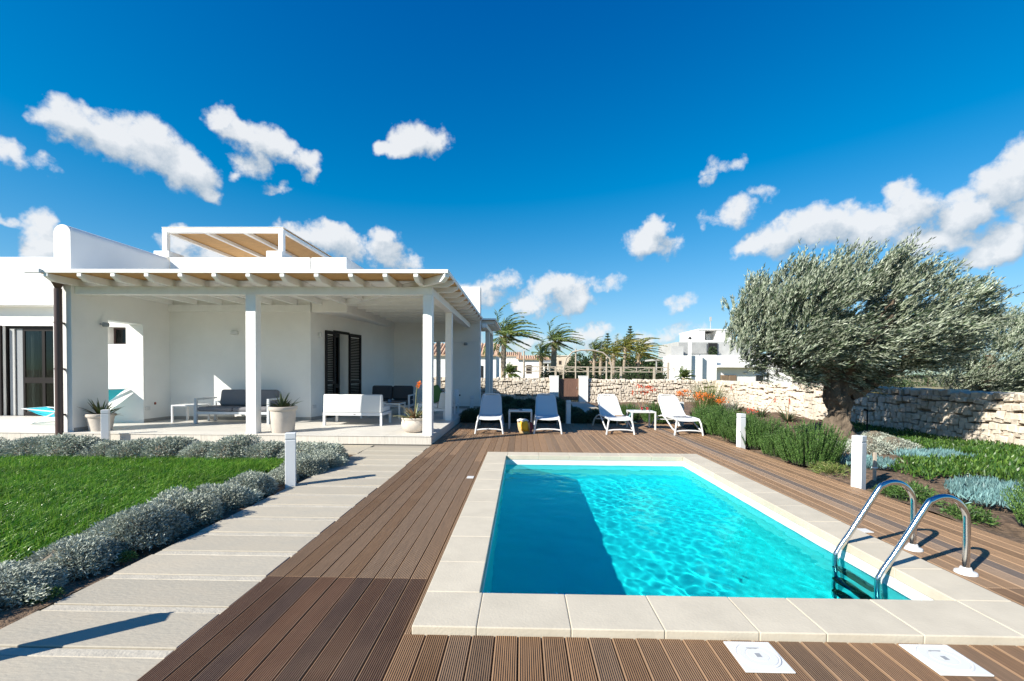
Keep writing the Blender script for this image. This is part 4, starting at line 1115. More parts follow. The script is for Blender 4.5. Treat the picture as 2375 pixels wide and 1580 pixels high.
MB().lathe([(.03, 0), (.04, .01), (.042, .09), (.037, .09), (.034, .015), (.001, .012)], 16).build('cup_body', mat('blue_glaze', (.06, .14, .24), .3), cp, smooth=True, local=True)
MB().tube([(.04, 0, .07), (.065, 0, .065), (.065, 0, .035), (.042, 0, .025)], .006, 6).build('handle', M['navy'], cp, smooth=True, local=True)
tag(MB().box(-3.80, -3.62, 12.05, 12.2, .577, .60).build('book', M['paper'], bevel=.003), 'pale book lying beside the blue cup', 'book')

# deck chair with turquoise canvas
dc = thing('deck_chair', 'turquoise canvas deck chair with white frame beyond the drainpipe', 'deck chair', (-10.3, 10.25, TZ))
def dcb(name, a, b, w, m=M['plastic']):
    MB().bar(a, b, w, w * .6).build(name, m, dc, bevel=.002)
for y in (9.98, 10.5):
    dcb('long_rail', (-11.15, y, TZ + .36), (-9.62, y + .0, TZ + .23), .035)
    dcb('back_rail', (-11.0, y + .03, TZ + .02), (-9.25, y + .03, TZ + .80), .035)
    dcb('prop', (-9.62, y - .03, TZ + .01), (-10.0, y - .03, TZ + .46), .03)
dcb('foot_bar', (-11.0, 9.99, TZ + .02), (-11.0, 10.55, TZ + .02), .03)
dcb('head_bar', (-9.25, 9.99, TZ + .80), (-9.25, 10.55, TZ + .80), .03)
dcb('front_bar', (-11.15, 9.97, TZ + .36), (-11.15, 10.52, TZ + .36), .03)
dcb('ground_bar', (-9.62, 9.94, TZ + .015), (-9.62, 10.5, TZ + .015), .03)
cv = MB(); pr = []
for k in range(13):
    t_ = k / 12; x = -11.15 + 1.9 * t_; z = TZ + .37 * (1 - t_) + .81 * t_ - .42 * math.sin(math.pi * t_) * (1 - .25 * t_)
    pr.append((x, z))
cv.prism(pr + [(x, z - .01) for x, z in reversed(pr)], 10.02, 10.49).build('canvas', M['turq'], dc, smooth=True)

# ================================================================== POTTED PLANTS
def blade_rosette(n, L0, L1, w, rng, up0, up1, segs=5, curl=.5, base_r=.03, thick=.25):
    """long tapering channelled leaves; returns verts and quad faces, one island each"""
    V, Fs = [], []
    for k in range(n):
        a = rng.uniform(0, 2 * math.pi) if n < 6 else 2 * math.pi * (k * .381966) + rng.normal() * .15
        el = R(rng.uniform(up0, up1)); L_ = rng.uniform(L0, L1)
        d = np.array([math.cos(a), math.sin(a), 0.]); s = np.array([-math.sin(a), math.cos(a), 0.])
        p = d * base_r; ww = w * rng.uniform(.8, 1.2)
        ang = el; c = curl * rng.uniform(.3, 1.3)
        b0 = len(V)
        for i in range(segs + 1):
            t = i / segs
            wi = ww * (1 - t) ** .7 * (.75 + .6 * t * (1 - t) * 2)
            if i == segs: wi = .0008
            dirn = d * math.cos(ang) + np.array([0, 0, math.sin(ang)])
            nrm = -d * math.sin(ang) + np.array([0, 0, math.cos(ang)])
            V += [p - s * wi / 2 + nrm * wi * thick, p - nrm * wi * thick * .6, p + s * wi / 2 + nrm * wi * thick]
            p = p + dirn * L_ / segs
            ang -= c * (.3 + t) / segs * 1.6
        for i in range(segs):
            q = b0 + i * 3
            Fs += [(q, q + 1, q + 4, q + 3), (q + 1, q + 2, q + 5, q + 4)]
    return np.array(V), np.array(Fs)

def potted(name, label, loc, prof, soil_z, soil_r, rosettes, m, flower=None):
    t = thing(name, label, 'potted plant', loc)
    MB().lathe(prof, 36).build('pot', M['pot'], t, smooth=True, local=True)
    MB().lathe([(.001, soil_z - .02), (soil_r, soil_z - .02), (soil_r, soil_z), (.001, soil_z + .015)], 20).build('soil', M['soil'], t, local=True)
    V, F_, n = [], [], 0
    for (x, y, args) in rosettes:
        v, f = blade_rosette(*args)
        V.append(v + np.array([x, y, soil_z])); F_.append(f + n); n += len(v)
    o = link(bpy.data.objects.new('leaves', np_mesh('leaves', np.concatenate(V), np.concatenate(F_), m, smooth=True))); o.parent = t
    return t
rg = np.random.default_rng(21)
rim1 = [(.18, 0), (.222, .28), (.24, .285), (.25, .31), (.246, .345), (.23, .35), (.22, .33), (.21, .29), (.15, .02), (.001, .02)]
potted('potted_agave', 'red-tinged agave in a wide pale pot beside the porch wall', (-8.60, 9.16, TZ), rim1, .30, .21,
       [(0, 0, (26, .28, .45, .055, rg, 18, 80, 5, .25)), (.09, .03, (10, .2, .3, .045, rg, 15, 70, 5, .3)), (.15, .02, (9, .15, .25, .03, rg, -5, 40, 5, .8))], M['agave'])
rim2 = [(.20, 0), (.215, .02), (.245, .44), (.262, .445), (.275, .47), (.272, .515), (.255, .52), (.25, .50), (.235, .44), (.2, .03), (.001, .03)]
potted('potted_agave', 'green spiky plant in a tall pale pot in front of the porch', (-4.86, 9.21, TZ), rim2, .49, .235,
       [(-.02, 0, (22, .2, .42, .05, rg, 10, 80, 5, .35)), (.1, .03, (9, .15, .32, .04, rg, 10, 60, 5, .5))], M['aloedark'])
rim3 = [(.16, 0), (.22, .04), (.262, .13), (.268, .19), (.25, .255), (.262, .27), (.268, .285), (.25, .30), (.238, .285), (.235, .25), (.25, .18), (.15, .03), (.001, .03)]
al = potted('potted_aloe', 'aloe with orange flower spike in a round pale bowl by the corner post', (-2.21, 9.38, TZ), rim3, .26, .235,
       [(0, 0, (20, .3, .55, .045, rg, 15, 80, 7, .75)), (-.08, -.03, (12, .25, .42, .04, rg, 5, 60, 7, .9)), (.08, .03, (10, .25, .4, .04, rg, 5, 60, 7, .9))], M['aloe'])
MB().tube([(0, 0, .3), (.02, 0, .55), (.035, 0, .80), (.06, 0, .95), (.085, 0, 1.02)], [.014, .012, .010, .009, .007], 8).build('flower_stalk', M['aloe'], al, smooth=True, local=True)
v, f = leaf_quads(np.array([[.06, 0, .93]]) + rg.normal(0, .012, (70, 3)) + np.linspace(0, 1, 70)[:, None] * np.array([[.035, 0, .10]]), rg.normal(0, 1, (70, 3)) + np.array([[.4, 0, -.2]]), .05, .018, rg)
o = link(bpy.data.objects.new('flower_head', np_mesh('flower_head', v, f, M['orange']))); o.parent = al

# ================================================================== DRY-STONE WALLS
def stone_variants(n, seed):
    rng = random.Random(seed); out = []
    for k in range(n):
        mb = MB().box(-.5, .5, -.5, .5, -.5, .5)
        mb.v = [(x * rng.uniform(.74, 1.06), y * rng.uniform(.8, 1.08), z * rng.uniform(.72, 1.08)) for x, y, z in mb.v]
        out.append(mb.mesh('stone', M['stone'], bevel=.075, seg=1, smooth=False))
    return out
SV = stone_variants(16, 3)
def stone_wall(label, p0, p1, h, core_w, seed, n_parts, cap_h=.17, order=None):
    """wall from p0 to p1; its faced side is to the left of that direction"""
    rng = random.Random(seed)
    p0, p1 = Vector(p0), Vector(p1); d = (p1 - p0).normalized(); L_ = (p1 - p0).length
    nrm = Vector((-d.y, d.x))
    t = thing('stone_wall', label, 'stone wall', ((p0.x + p1.x) / 2, (p0.y + p1.y) / 2, 0))
    ang = math.atan2(d.y, d.x)
    c = (p0 + p1) / 2 - nrm * (core_w / 2 + .05)
    MB().obox((c.x, c.y, (h - cap_h) / 2 - .06), (L_, core_w, h - cap_h + .10), (0, 0, ang)).build('wall_core', M['mortar'], t)
    st = []
    z = -.06
    while z < h - cap_h - .02:
        rh = min(rng.uniform(.085, .145), h - cap_h - z); ph_ = rng.uniform(0, 6.28)
        s = -rng.uniform(0, .2)
        while s < L_:
            w = rng.uniform(.09, .23)
            hh = rh * rng.uniform(.9, 1.3)
            st.append((s + w / 2, z + rh / 2 + rng.uniform(-.02, .02) + .035 * math.sin(s * 2.3 + ph_) + .02 * math.sin(s * 6.1 + ph_), w - .002, hh, .20, rng.uniform(-.02, .025), rng.uniform(-.13, .13)))
            s += w
        z += rh
    s = 0
    while s < L_:                                     # rounded coping stones across the top
        w = rng.uniform(.14, .26)
        st.append((s + w / 2, h - cap_h / 2 + rng.uniform(-.02, .025), w - .006, cap_h * rng.uniform(.85, 1.12), core_w + .10, -(core_w - .10) / 2 - .05, rng.uniform(-.22, .22)))
        s += w
    idx = list(range(len(st)))
    if order: idx.sort(key=lambda i: order(p0 + d * st[i][0]))
    keep = set(idx[:n_parts])
    vs_, fs_, n = [], [], 0
    for i, (s, z, w, hh, dep, out_, tilt) in enumerate(st):
        me = SV[rng.randrange(len(SV))]
        p = p0 + d * s + nrm * out_
        rot = Euler((0, tilt, ang + (math.pi if rng.random() < .5 else 0)))
        if i in keep:
            o = link(bpy.data.objects.new('stone', me)); o.parent = t
            o.location = Vector((p.x, p.y, z)) - Vector(t.location)
            o.rotation_euler = rot; o.scale = (w, dep, hh)
        else:
            m4 = Matrix.LocRotScale(Vector((p.x, p.y, z)) - Vector(t.location), rot, Vector((w, dep, hh)))
            vs_ += [m4 @ v_.co for v_ in me.vertices]
            fs_ += [[j + n for j in pl.vertices] for pl in me.polygons]; n += len(me.vertices)
    if vs_:
        mm = bpy.data.meshes.new('far_stones'); mm.from_pydata(vs_, [], fs_); mm.materials.append(M['stone'])
        o = link(bpy.data.objects.new('far_stones', mm)); o.parent = t; o['kind'] = 'stuff'
    return t
stone_wall('long pale dry-stone wall behind the olive tree', (9.42, 4.5), (9.42, 22.7), 1.07, .42, 5, 300,
           order=lambda p: abs(p.y - 11.2))
stone_wall('pale dry-stone wall to the right of the brown gate', (9.4, 22.5), (3.21, 22.5), 1.10, .42, 6, 230)
stone_wall('pale dry-stone wall to the left of the brown gate', (1.31, 22.5), (-6.0, 22.5), 1.15, .42, 7, 260)

def pillar(x0, x1, z, label):
    t = thing('gate_pillar', label, 'gate pillar', ((x0 + x1) / 2, 22.5, 0), 0, 'white gate pillars')
    MB().box(x0, x1, 22.3, 22.74, -.1, z - .03).build('shaft', M['plaster'], t, bevel=.01)
    MB().box(x0 - .012, x1 + .012, 22.288, 22.752, z - .029, z).build('cap', M['plaster'], t, bevel=.008)
    MB().tube([(x0 - .03, 22.33, 0), (x0 - .03, 22.33, z - .1)], .018, 6).build('cane', M['wood_pale'], t)
pillar(1.34, 1.775, 1.26, 'white plastered pillar on the left of the brown gate')
pillar(2.77, 3.20, 1.26, 'white plastered pillar on the right of the brown gate')
gt = thing('gate', 'brown wooden garden gate between two white pillars', 'gate', (2.27, 22.5, 0))
for k in range(7):
    a = 1.80 + k * .137
    MB().box(a, a + .133, 22.50, 22.53, .04, 1.12).build('plank', M['gate'], gt, bevel=.003)
MB().box(1.80, 2.755, 22.531, 22.56, .15, .25).box(1.80, 2.755, 22.531, 22.56, .90, 1.0).build('ledge', M['gate'], gt)
MB().tube([(2.66, 22.49, .62), (2.66, 22.45, .62), (2.66, 22.45, .72), (2.66, 22.49, .72)], .01, 6).build('handle', M['steel'], gt)

# ================================================================== PLANTS: builders
def mound_mesh(name, rx, h, n, Lf, Wf, seed, m, up=.35, rand=.55, inner=.70, lump=.14, droop=.2):
    rng = np.random.default_rng(seed)
    a = rng.uniform(0, 2 * np.pi, n); cz = rng.uniform(0, 1, n) ** .8; sz = np.sqrt(1 - cz ** 2)
    o = np.stack([np.cos(a) * sz, np.sin(a) * sz, cz], -1)
    lum = np.ones(n)
    for k in range(14):
        c = unit(rng.normal(0, 1, 3)); c[2] = abs(c[2])
        lum += lump * np.exp(-((o - c) ** 2).sum(-1) / rng.uniform(.03, .14)) * rng.uniform(-1.0, 1.1)
    r = (inner + (1 - inner) * rng.uniform(0, 1, n) ** .6) * lum
    base = o * r[:, None] * np.array([rx, rx, h])
    stray = rng.uniform(0, 1, n) < .05; base[stray] *= rng.uniform(1.0, 1.14, (stray.sum(), 1))
    base[:, 2] *= np.where(base[:, 2] > 0, .88, 1)
    d = o * np.array([1, 1, .8]) + np.array([0, 0, up]) + rng.normal(0, rand, (n, 3))
    v, f = leaf_quads(base, d, rng.uniform(.7, 1.25, n) * Lf, rng.uniform(.8, 1.2, n) * Wf, rng, droop=droop)
    return np_mesh(name, v, f, m)
def dome_mesh(name, rx, h, m, seed=0):
    rng = random.Random(seed); mb = MB(); prof = []
    for k in range(7):
        t = R(90 * k / 6); prof.append((max(.001, rx * math.cos(t)), h * math.sin(t)))
    mb.lathe(prof, 16)
    mb.v = [(x * rng.uniform(.9, 1.08), y * rng.uniform(.9, 1.08), z * rng.uniform(.9, 1.06)) for x, y, z in mb.v]
    return mb.mesh(name, m, smooth=True)
def plant(name, label, cat, parts, loc, rz=0.0, scale=1.0, group=None):
    t = thing(name, label, cat, loc, rz, group)
    t.scale = scale if isinstance(scale, tuple) else (scale,) * 3
    for nm, me in parts:
        o = link(bpy.data.objects.new(nm, me)); o.parent = t
    return t

ORD = ['first', 'second', 'third', 'fourth', 'fifth', 'sixth', 'seventh', 'eighth', 'ninth', 'tenth', 'eleventh', 'twelfth', 'thirteenth', 'fourteenth', 'fifteenth', 'sixteenth', 'seventeenth']
rnd = random.Random(17)
near = [mound_mesh('foliage', .36, .34, 12500, .038, .0105, 100 + k, M['silver'], up=.4, rand=.6, inner=.6, lump=.24) for k in range(4)]
midm = [mound_mesh('foliage', .36, .36, 5200, .042, .014, 110 + k, M['silver'], up=.3, rand=.6, inner=.72, lump=.22) for k in range(4)]
coreS = dome_mesh('twigs', .27, .255, M['silvertwig'], 2)
# row along the path (counted from the near end)
h2 = [(-3.26, 2.32, .70), (-3.25, 2.76, .72), (-3.24, 3.22, .78), (-3.22, 3.75, .86), (-3.23, 4.25, .86), (-3.20, 4.72, .80), (-3.17, 5.22, .82), (-3.12, 5.85, .55), (-3.05, 6.35, .80), (-3.02, 6.82, .86)]
for i, (x, y, s) in enumerate(h2):
    plant('santolina_shrub', 'silver-leaved shrub beside the concrete path, %s from the near end of its row' % ORD[i], 'shrub', [('foliage', near[(i * 3) % 4]), ('twigs', coreS)], (x, y, -.03), rnd.uniform(0, 6.28), (s * rnd.uniform(.92, 1.08), s * rnd.uniform(1.05, 1.32), s * rnd.uniform(.78, 1.0)), 'silver shrubs along the path')
# row below the terrace (counted from the path)
for i in range(14):
    x, y, s = -3.02 - i * .545 + rnd.uniform(-.06, .06), 7.38 + rnd.uniform(-.05, .05), rnd.uniform(.98, 1.16)
    if i == 0: y, s = 7.12, .95
    plant('santolina_shrub', 'silver-leaved shrub in the row below the terrace, %s from the path' % ORD[i], 'shrub', [('foliage', midm[(i * 3) % 4]), ('twigs', coreS)], (x, y, -.03), rnd.uniform(0, 6.28), (s * rnd.uniform(.95, 1.25), s, s * rnd.uniform(.70, .92)), 'silver shrubs below the terrace')

# ------------------------------------------------------------------ lawn grass
def grass_patch(name, x0, x1, y0, y1, dens, L0, L1, w, m, seed, keep=None, lean=(.5, .1), z=-.02):
    rng = np.random.default_rng(seed)
    n = int((x1 - x0) * (y1 - y0) * dens)
    X, Y = rng.uniform(x0, x1, n), rng.uniform(y0, y1, n)
    if keep is not None:
        k = keep(X, Y, rng); X, Y = X[k], Y[k]; n = len(X)
    b = np.stack([X, Y, np.full(n, z)], -1)
    a = rng.uniform(0, 6.28, n)
    L_ = rng.uniform(L0, L1, n) * (1 + .25 * np.sin(X * 2.1 + 1) * np.sin(Y * 2.7))
    d1 = np.stack([np.cos(a) * .35 + lean[0] * .5, np.sin(a) * .35 + lean[1] * .5, np.ones(n)], -1)
    d2 = np.stack([np.cos(a) * .8 + lean[0] * 1.6, np.sin(a) * .8 + lean[1] * 1.6, np.full(n, .55)], -1)
    d1, d2 = unit(d1), unit(d2)
    p1 = b + d1 * (L_ * .55)[:, None]; p2 = p1 + d2 * (L_ * .6)[:, None]
    s = np.stack([-np.sin(a), np.cos(a), np.zeros(n)], -1) * (w / 2)
    v = np.stack([b - s, b + s, p1 - s, p1 + s, p2 - s * .15, p2 + s * .15], 1).reshape(-1, 3)
    q = np.arange(n)[:, None] * 6
    f = np.concatenate([q + np.array([[0, 1, 3, 2]]), q + np.array([[2, 3, 5, 4]])])
    return link(bpy.data.objects.new(name, np_mesh(name, v, f, m)))
def in_view(X, Y, rng): return ((X > -1.16 * Y - .7) | ((X > -1.16 * Y - 4.5) & (rng.uniform(0, 1, len(X)) < .4))) & (X < -3.55 + .06 * np.sin(Y * 3.1) - .10 * rng.uniform(0, 1, len(X)))
tag(grass_patch('grass', -12.5, -3.5, 0.8, 7.04, 7500, .035, .11, .0085, M['grass'], 7, in_view), 'bright green lawn grass between the silver shrub rows', 'grass', kind='stuff')
def dry_keep(X, Y, rng): return in_view(X, Y, rng) & ((X > -3.9 - .15 * np.sin(Y * 4)) | (np.sin(X * 2.3 + 1.7) * np.sin(Y * 2.9 + .4) + rng.normal(0, .25, len(X)) > .95))
tag(grass_patch('dry_grass', -8.0, -3.5, 2.6, 7.0, 1500, .02, .05, .005, M['drygrass'], 8, dry_keep), 'dry yellow grass along the edge of the lawn', 'grass', kind='stuff')

# ------------------------------------------------------------------ rosemary bushes
def rosemary_mesh(seed, rx, h, n):
    """upright columnar sprigs, each closely set with needles"""
    rng = np.random.default_rng(seed)
    B_, D_, LL = [], [], []
    for k in range(n):
        a = rng.uniform(0, 6.28); rr = rng.uniform(0, 1) ** .55
        p = np.array([math.cos(a) * rr * rx * .85, math.sin(a) * rr * rx * .85, rng.uniform(0, .12) * h])
        d = np.array([math.cos(a) * rr * .34, math.sin(a) * rr * .34, 1.0]) + rng.normal(0, .07, 3); d /= np.linalg.norm(d)
        top = h * (1.0 - .50 * rr ** 2.2) * rng.uniform(.78, 1.10)
        Ls = max(.16, (top - p[2]) / d[2])
        m = int(Ls / .0075)
        t = np.linspace(.05, 1, m)
        bend = np.array([math.cos(a), math.sin(a), 0]) * .05
        pts = p + d * (Ls * t)[:, None] + bend * (t ** 2)[:, None]
        an = np.arange(m) * 2.4 + rng.uniform(0, 6)
        s = unit(np.cross(d, np.array([0, 0, 1.]) + rng.normal(0, .2, 3))); u = np.cross(d, s)
        side = s * np.cos(an)[:, None] + u * np.sin(an)[:, None]
        B_.append(pts); D_.append(d * 1.0 + side * .52); LL.append(.042 * (1.05 - .35 * t))
    B_, D_, LL = np.concatenate(B_), np.concatenate(D_), np.concatenate(LL)
    v, f = leaf_quads(B_, D_, LL, .0115, rng)
    return np_mesh('foliage', v, f, M['rosemary'])
ros = [rosemary_mesh(31, .58, .70, 360), rosemary_mesh(32, .55, .66, 330)]
core_r = dome_mesh('branches', .30, .30, M['bushcore'], 4)
rosl = [(4.60, 7.42, (.80, .95), 'large rosemary bush at the deck edge in front of the olive trunk'), (4.48, 8.12, (.50, .62), 'small rosemary bush squeezed between two larger ones at the deck'), (4.62, 8.95, (.78, .88), 'rosemary bush right behind the bollard at the deck edge'),
        (4.62, 9.75, (.76, .84), 'rosemary bush beside the foot of the rightmost lounger'), (4.64, 10.55, (.80, .92), 'rosemary bush beside the seat of the rightmost lounger'), (4.66, 11.4, (.80, .95), 'rosemary bush beside the backrest of the rightmost lounger'), (4.95, 12.2, (.8, .9), 'rosemary bush near the bollard behind the rightmost lounger'), (5.35, 11.2, (.7, .75), 'rosemary bush behind the deck-edge row, below the aloes'),
        (3.9, 13.2, (.8, .85), 'rosemary bush behind the rightmost lounger and side table'), (3.1, 13.6, (.75, .8), 'rosemary bush in the sun behind the red drinks'), (2.5, 13.15, (.6, .62), 'low rosemary bush behind the third lounger')]
for i, (x, y, s, lb) in enumerate(rosl):
    plant('rosemary_bush', lb, 'bush', [('foliage', ros[i % 2]), ('branches', core_r)], (x, y, -.03), rnd.uniform(0, 6.28), (s[0], s[0], s[1]), 'rosemary bushes')
# ------------------------------------------------------------------ dark clipped shrubs behind the shaded loungers
dh = [mound_mesh('foliage', .42, .46, 4200, .05, .014, 130 + k, M['darkhedge'], up=.5, rand=.5, inner=.7, lump=.2) for k in range(2)]
core_d = dome_mesh('branches', .33, .36, M['bushcore'], 6)
k = 0
for row, (yy, xs_, s0) in enumerate(((13.08, [-1.42, -.85, -.28, .30, .88, 1.62, 2.08], .95), (14.3, [-1.1, -.4, .35, 1.0, 1.6], 1.05), (16.2, [-.9, -.1, .7, 1.45], 1.15), (18.4, [-.6, .35, 1.3], 1.1))):
    for j, x in enumerate(xs_):
        s = s0 * rnd.uniform(.9, 1.1)
        plant('clipped_shrub', 'dark shaded shrub behind the loungers, %s row back, %s from the terrace' % (ORD[row], ORD[j]), 'shrub', [('foliage', dh[k % 2]), ('branches', core_d)], (x, yy + rnd.uniform(-.08, .08), -.04), rnd.uniform(0, 6.28), s, 'dark shrubs behind the loungers'); k += 1
plant('clipped_shrub', 'dark rounded shrub beside the garden path before the gate', 'shrub', [('foliage', dh[0]), ('branches', core_d)], (3.35, 18.2, -.04), 1, .8, 'dark shrubs behind the loungers')

# ------------------------------------------------------------------ aloes and agaves in the bed
rg = np.random.default_rng(77)
def aloe(label, loc, n, L0, L1, w, m, up, stalks=(), fl='redfl', name='aloe_plant', tall=False):
    v, f = blade_rosette(n, L0, L1, w, rg, up[0], up[1], 6, .7)
    t = plant(name, label, 'aloe', [('leaves', np_mesh('leaves', v, f, m, smooth=True))], loc)
    for (dx, dy, h, tip) in stalks:
        MB().tube([(0, 0, .05), (dx * .4, dy * .4, h * .5), (dx * .8, dy * .8, h * .85), (dx, dy, h)], [.012, .010, .008, .006], 6).build('flower_stalk', M['stalk'], t, smooth=True, local=True)
        q = 46
        if tip == 'umbel':
            b_ = np.array([[dx, dy, h]]) + rg.normal(0, 1, (q, 3)) * np.array([.075, .075, .03]); d_ = rg.normal(0, .6, (q, 3)) + np.array([0, 0, .6])
            v, f = leaf_quads(b_, d_, .065, .024, rg)
        else:
            tt = np.linspace(0, 1, q)[:, None]
            b_ = np.array([[dx, dy, h - .12]]) + tt * np.array([[0, 0, .15]]) + rg.normal(0, .008, (q, 3)); d_ = rg.normal(0, .6, (q, 3)) + np.array([0, 0, -.5])
            v, f = leaf_quads(b_, d_, .045, .016, rg)
        o = link(bpy.data.objects.new('flower_head', np_mesh('flower_head', v, f, M[fl]))); o.parent = t
    return t
U_ = 'umbel'
aloe('tall branching aloe with red flowers standing behind the sunny side table', (3.75, 14.2, 0), 22, .3, .5, .06, M['aloe'], (5, 70), [(-.10, 0, .98, U_), (.14, .05, .95, U_), (.26, 0, .86, U_), (.02, 0, .80, U_), (-.32, .1, .85, '')], 'redfl', tall=True)
aloe('aloe with a pale orange flower cluster behind the rightmost lounger', (4.75, 13.6, 0), 20, .28, .45, .055, M['aloe'], (5, 70), [(-.12, 0, .80, U_), (.05, 0, .86, U_), (.0, .1, .74, U_)], 'orange')
aloe('aloe with a broad bright orange flower cluster beside the tall grass', (5.35, 13.7, 0), 24, .3, .5, .055, M['aloe'], (5, 70), [(-.14, 0, .74, U_), (.02, 0, .78, U_), (.16, 0, .70, U_), (-.05, .1, .66, U_)], 'orange')
aloe('aloe with one small orange flower cluster above the rosemary', (5.75, 13.4, 0), 20, .3, .45, .05, M['aloe'], (10, 70), [(-.05, 0, .60, U_), (.06, 0, .63, U_)], 'orange')
aloe('low aloe with a single red flower beside the bollard and rosemary', (6.0, 12.2, 0), 18, .25, .42, .05, M['aloe'], (10, 75), [(.02, 0, .42, U_)], 'redfl')
aloe('dark spiky aloe with a red spike near the corner of the stone wall', (8.05, 17.4, 0), 34, .35, .6, .045, M['aloedark'], (5, 80), [(-.2, 0, .95, '')], 'redfl')
aloe('dark spiky aloe with a leaning flower spike in front of the stone wall', (7.75, 15.0, 0), 34, .32, .55, .045, M['aloedark'], (5, 80), [(.42, 0, .62, '')], 'redfl')
aloe('dark spiky aloe with an upright flower spike left of the olive trunk', (7.95, 13.9, 0), 36, .35, .6, .045, M['aloedark'], (5, 80), [(.05, 0, .66, '')], 'redfl')
for i, (x, y, lb) in enumerate(((2.95, 12.98, 'blue-green agave in the sun under the side table'), (3.45, 14.9, 'blue-green agave behind the red drinks'), (4.3, 14.6, 'yellow-green agave behind the rightmost lounger'), (5.0, 12.75, 'pale agave between rosemary and orange aloes'), (6.3, 13.3, 'pale green agave in front of the tall grass'), (4.4, 16.6, 'grey agave near the stone wall beside the garden path'))):
    aloe(lb, (x, y, 0), 26, .22, .42, .07, M['blue'] if i in (0, 1, 5) else M['aloe'], (10, 75), name='agave_plant')
# tall ornamental grass
def tuft_mesh(n, L0, L1, w, m, seed, spread=.5, base=.12, curl=1.0):
    rng = np.random.default_rng(seed); V, F_ = [], []
    for k in range(n):
        a = rng.uniform(0, 6.28); rr = rng.uniform(0, 1) ** .5 * base
        p = np.array([math.cos(a) * rr, math.sin(a) * rr, 0.]); el = R(90 - rng.uniform(2, 75) * spread); L_ = rng.uniform(L0, L1)
        a2 = a + rng.normal() * .5
        d = np.array([math.cos(a2), math.sin(a2), 0.]); s = np.array([-d[1], d[0], 0.]); ang = el; b0 = len(V)
        for i in range(5):
            wi = w * (1 - i / 4.2)
            V += [p - s * wi / 2, p + s * wi / 2]
            p = p + (d * math.cos(ang) + np.array([0, 0, math.sin(ang)])) * L_ / 4; ang -= curl * rng.uniform(.2, .5)
        for i in range(4):
            q = b0 + i * 2; F_.append((q, q + 1, q + 3, q + 2))
    return np_mesh('blades', np.array(V), np.array(F_), m)
plant('ornamental_grass', 'tall fountain of ornamental grass in front of the stone wall', 'grass clump', [('blades', tuft_mesh(560, .8, 1.5, .018, M['longgrass'], 5, .5, .32, .42))], (6.2, 15.4, 0))
plant('ornamental_grass', 'dark thin grass clump to the right of the orange aloes', 'grass clump', [('blades', tuft_mesh(160, .5, .9, .014, M['silver'], 6, .5, .2, .4))], (6.75, 15.3, 0))
# ground cover
def carpet(name, label, poly, dens, Lf, Wf, m, seed, up=1.2, hgt=.05, holes=(), cat='ground cover'):
    rng = np.random.default_rng(seed)
    px = np.array(poly); x0, y0 = px.min(0); x1, y1 = px.max(0)
    n = int((x1 - x0) * (y1 - y0) * dens)
    X, Y = rng.uniform(x0, x1, n), rng.uniform(y0, y1, n)
    ins = np.zeros(n, bool); j = len(px) - 1
    wob = .12 * np.sin(X * 5 + 1) + .10 * np.sin(Y * 7 + X * 3)
    Xq, Yq = X + wob, Y + wob * .8
    for i in range(len(px)):
        c = ((px[i, 1] > Yq) != (px[j, 1] > Yq)) & (Xq < (px[j, 0] - px[i, 0]) * (Yq - px[i, 1]) / (px[j, 1] - px[i, 1] + 1e-9) + px[i, 0])
        ins ^= c; j = i
    for (hx, hy, hr) in holes: ins &= (X - hx) ** 2 + (Y - hy) ** 2 > hr * hr
    X, Y = X[ins], Y[ins]; n = len(X)
    lump = .5 + .5 * np.sin(X * 4.3 + 2) * np.sin(Y * 3.7 + 1)
    b = np.stack([X, Y, rng.uniform(-.02, hgt, n) * (.4 + .9 * lump) + lump * hgt * .5], -1)
    d = rng.normal(0, .55, (n, 3)) + np.array([.1, 0, up])
    v, f = leaf_quads(b, d, Lf * rng.uniform(.7, 1.25, n), Wf * rng.uniform(.8, 1.2, n), rng)
    return tag(link(bpy.data.objects.new(name, np_mesh(name, v, f, m))), label, cat, kind='stuff')
carpet('ice_plant', 'bright green fleshy ground cover below the stone wall', [(5.35, 6.75), (5.25, 6.2), (5.8, 6.15), (6.5, 5.7), (7.0, 5.0), (9.35, 5.0), (9.35, 8.9), (8.2, 9.0), (7.4, 8.9), (6.9, 7.6), (6.3, 7.5)], 1500, .085, .024, M['ice'], 41, hgt=.085, holes=((6.75, 7.85, .42), (7.2, 7.95, .42)))
carpet('shade_ground_cover', 'low ground cover in the shade along the stone wall', [(7.3, 9.4), (9.3, 9.0), (9.3, 13.0), (8.0, 12.5), (7.6, 10.5)], 900, .07, .022, M['ice'], 42)
def blue_patch(label, poly, seed): carpet('blue_chalksticks', label, poly, 2400, .10, .017, M['blue'], seed, up=1.5, hgt=.04)
blue_patch('large patch of blue chalksticks near the right ladder rail', [(4.95, 5.0), (5.2, 5.75), (5.75, 6.1), (6.2, 5.8), (6.0, 5.2), (5.4, 4.75)], 51)
blue_patch('narrow band of blue chalksticks within the green ground cover', [(6.3, 7.6), (6.5, 8.1), (7.5, 8.25), (7.7, 7.8), (6.9, 7.55)], 52)
blue_patch('clump of blue chalksticks behind the near right bollard', [(4.95, 7.0), (5.1, 7.7), (5.7, 7.75), (5.75, 7.05), (5.3, 6.85)], 53)
gm = mound_mesh('foliage', .42, .26, 3800, .045, .012, 61, M['silver'], up=.3, inner=.7)
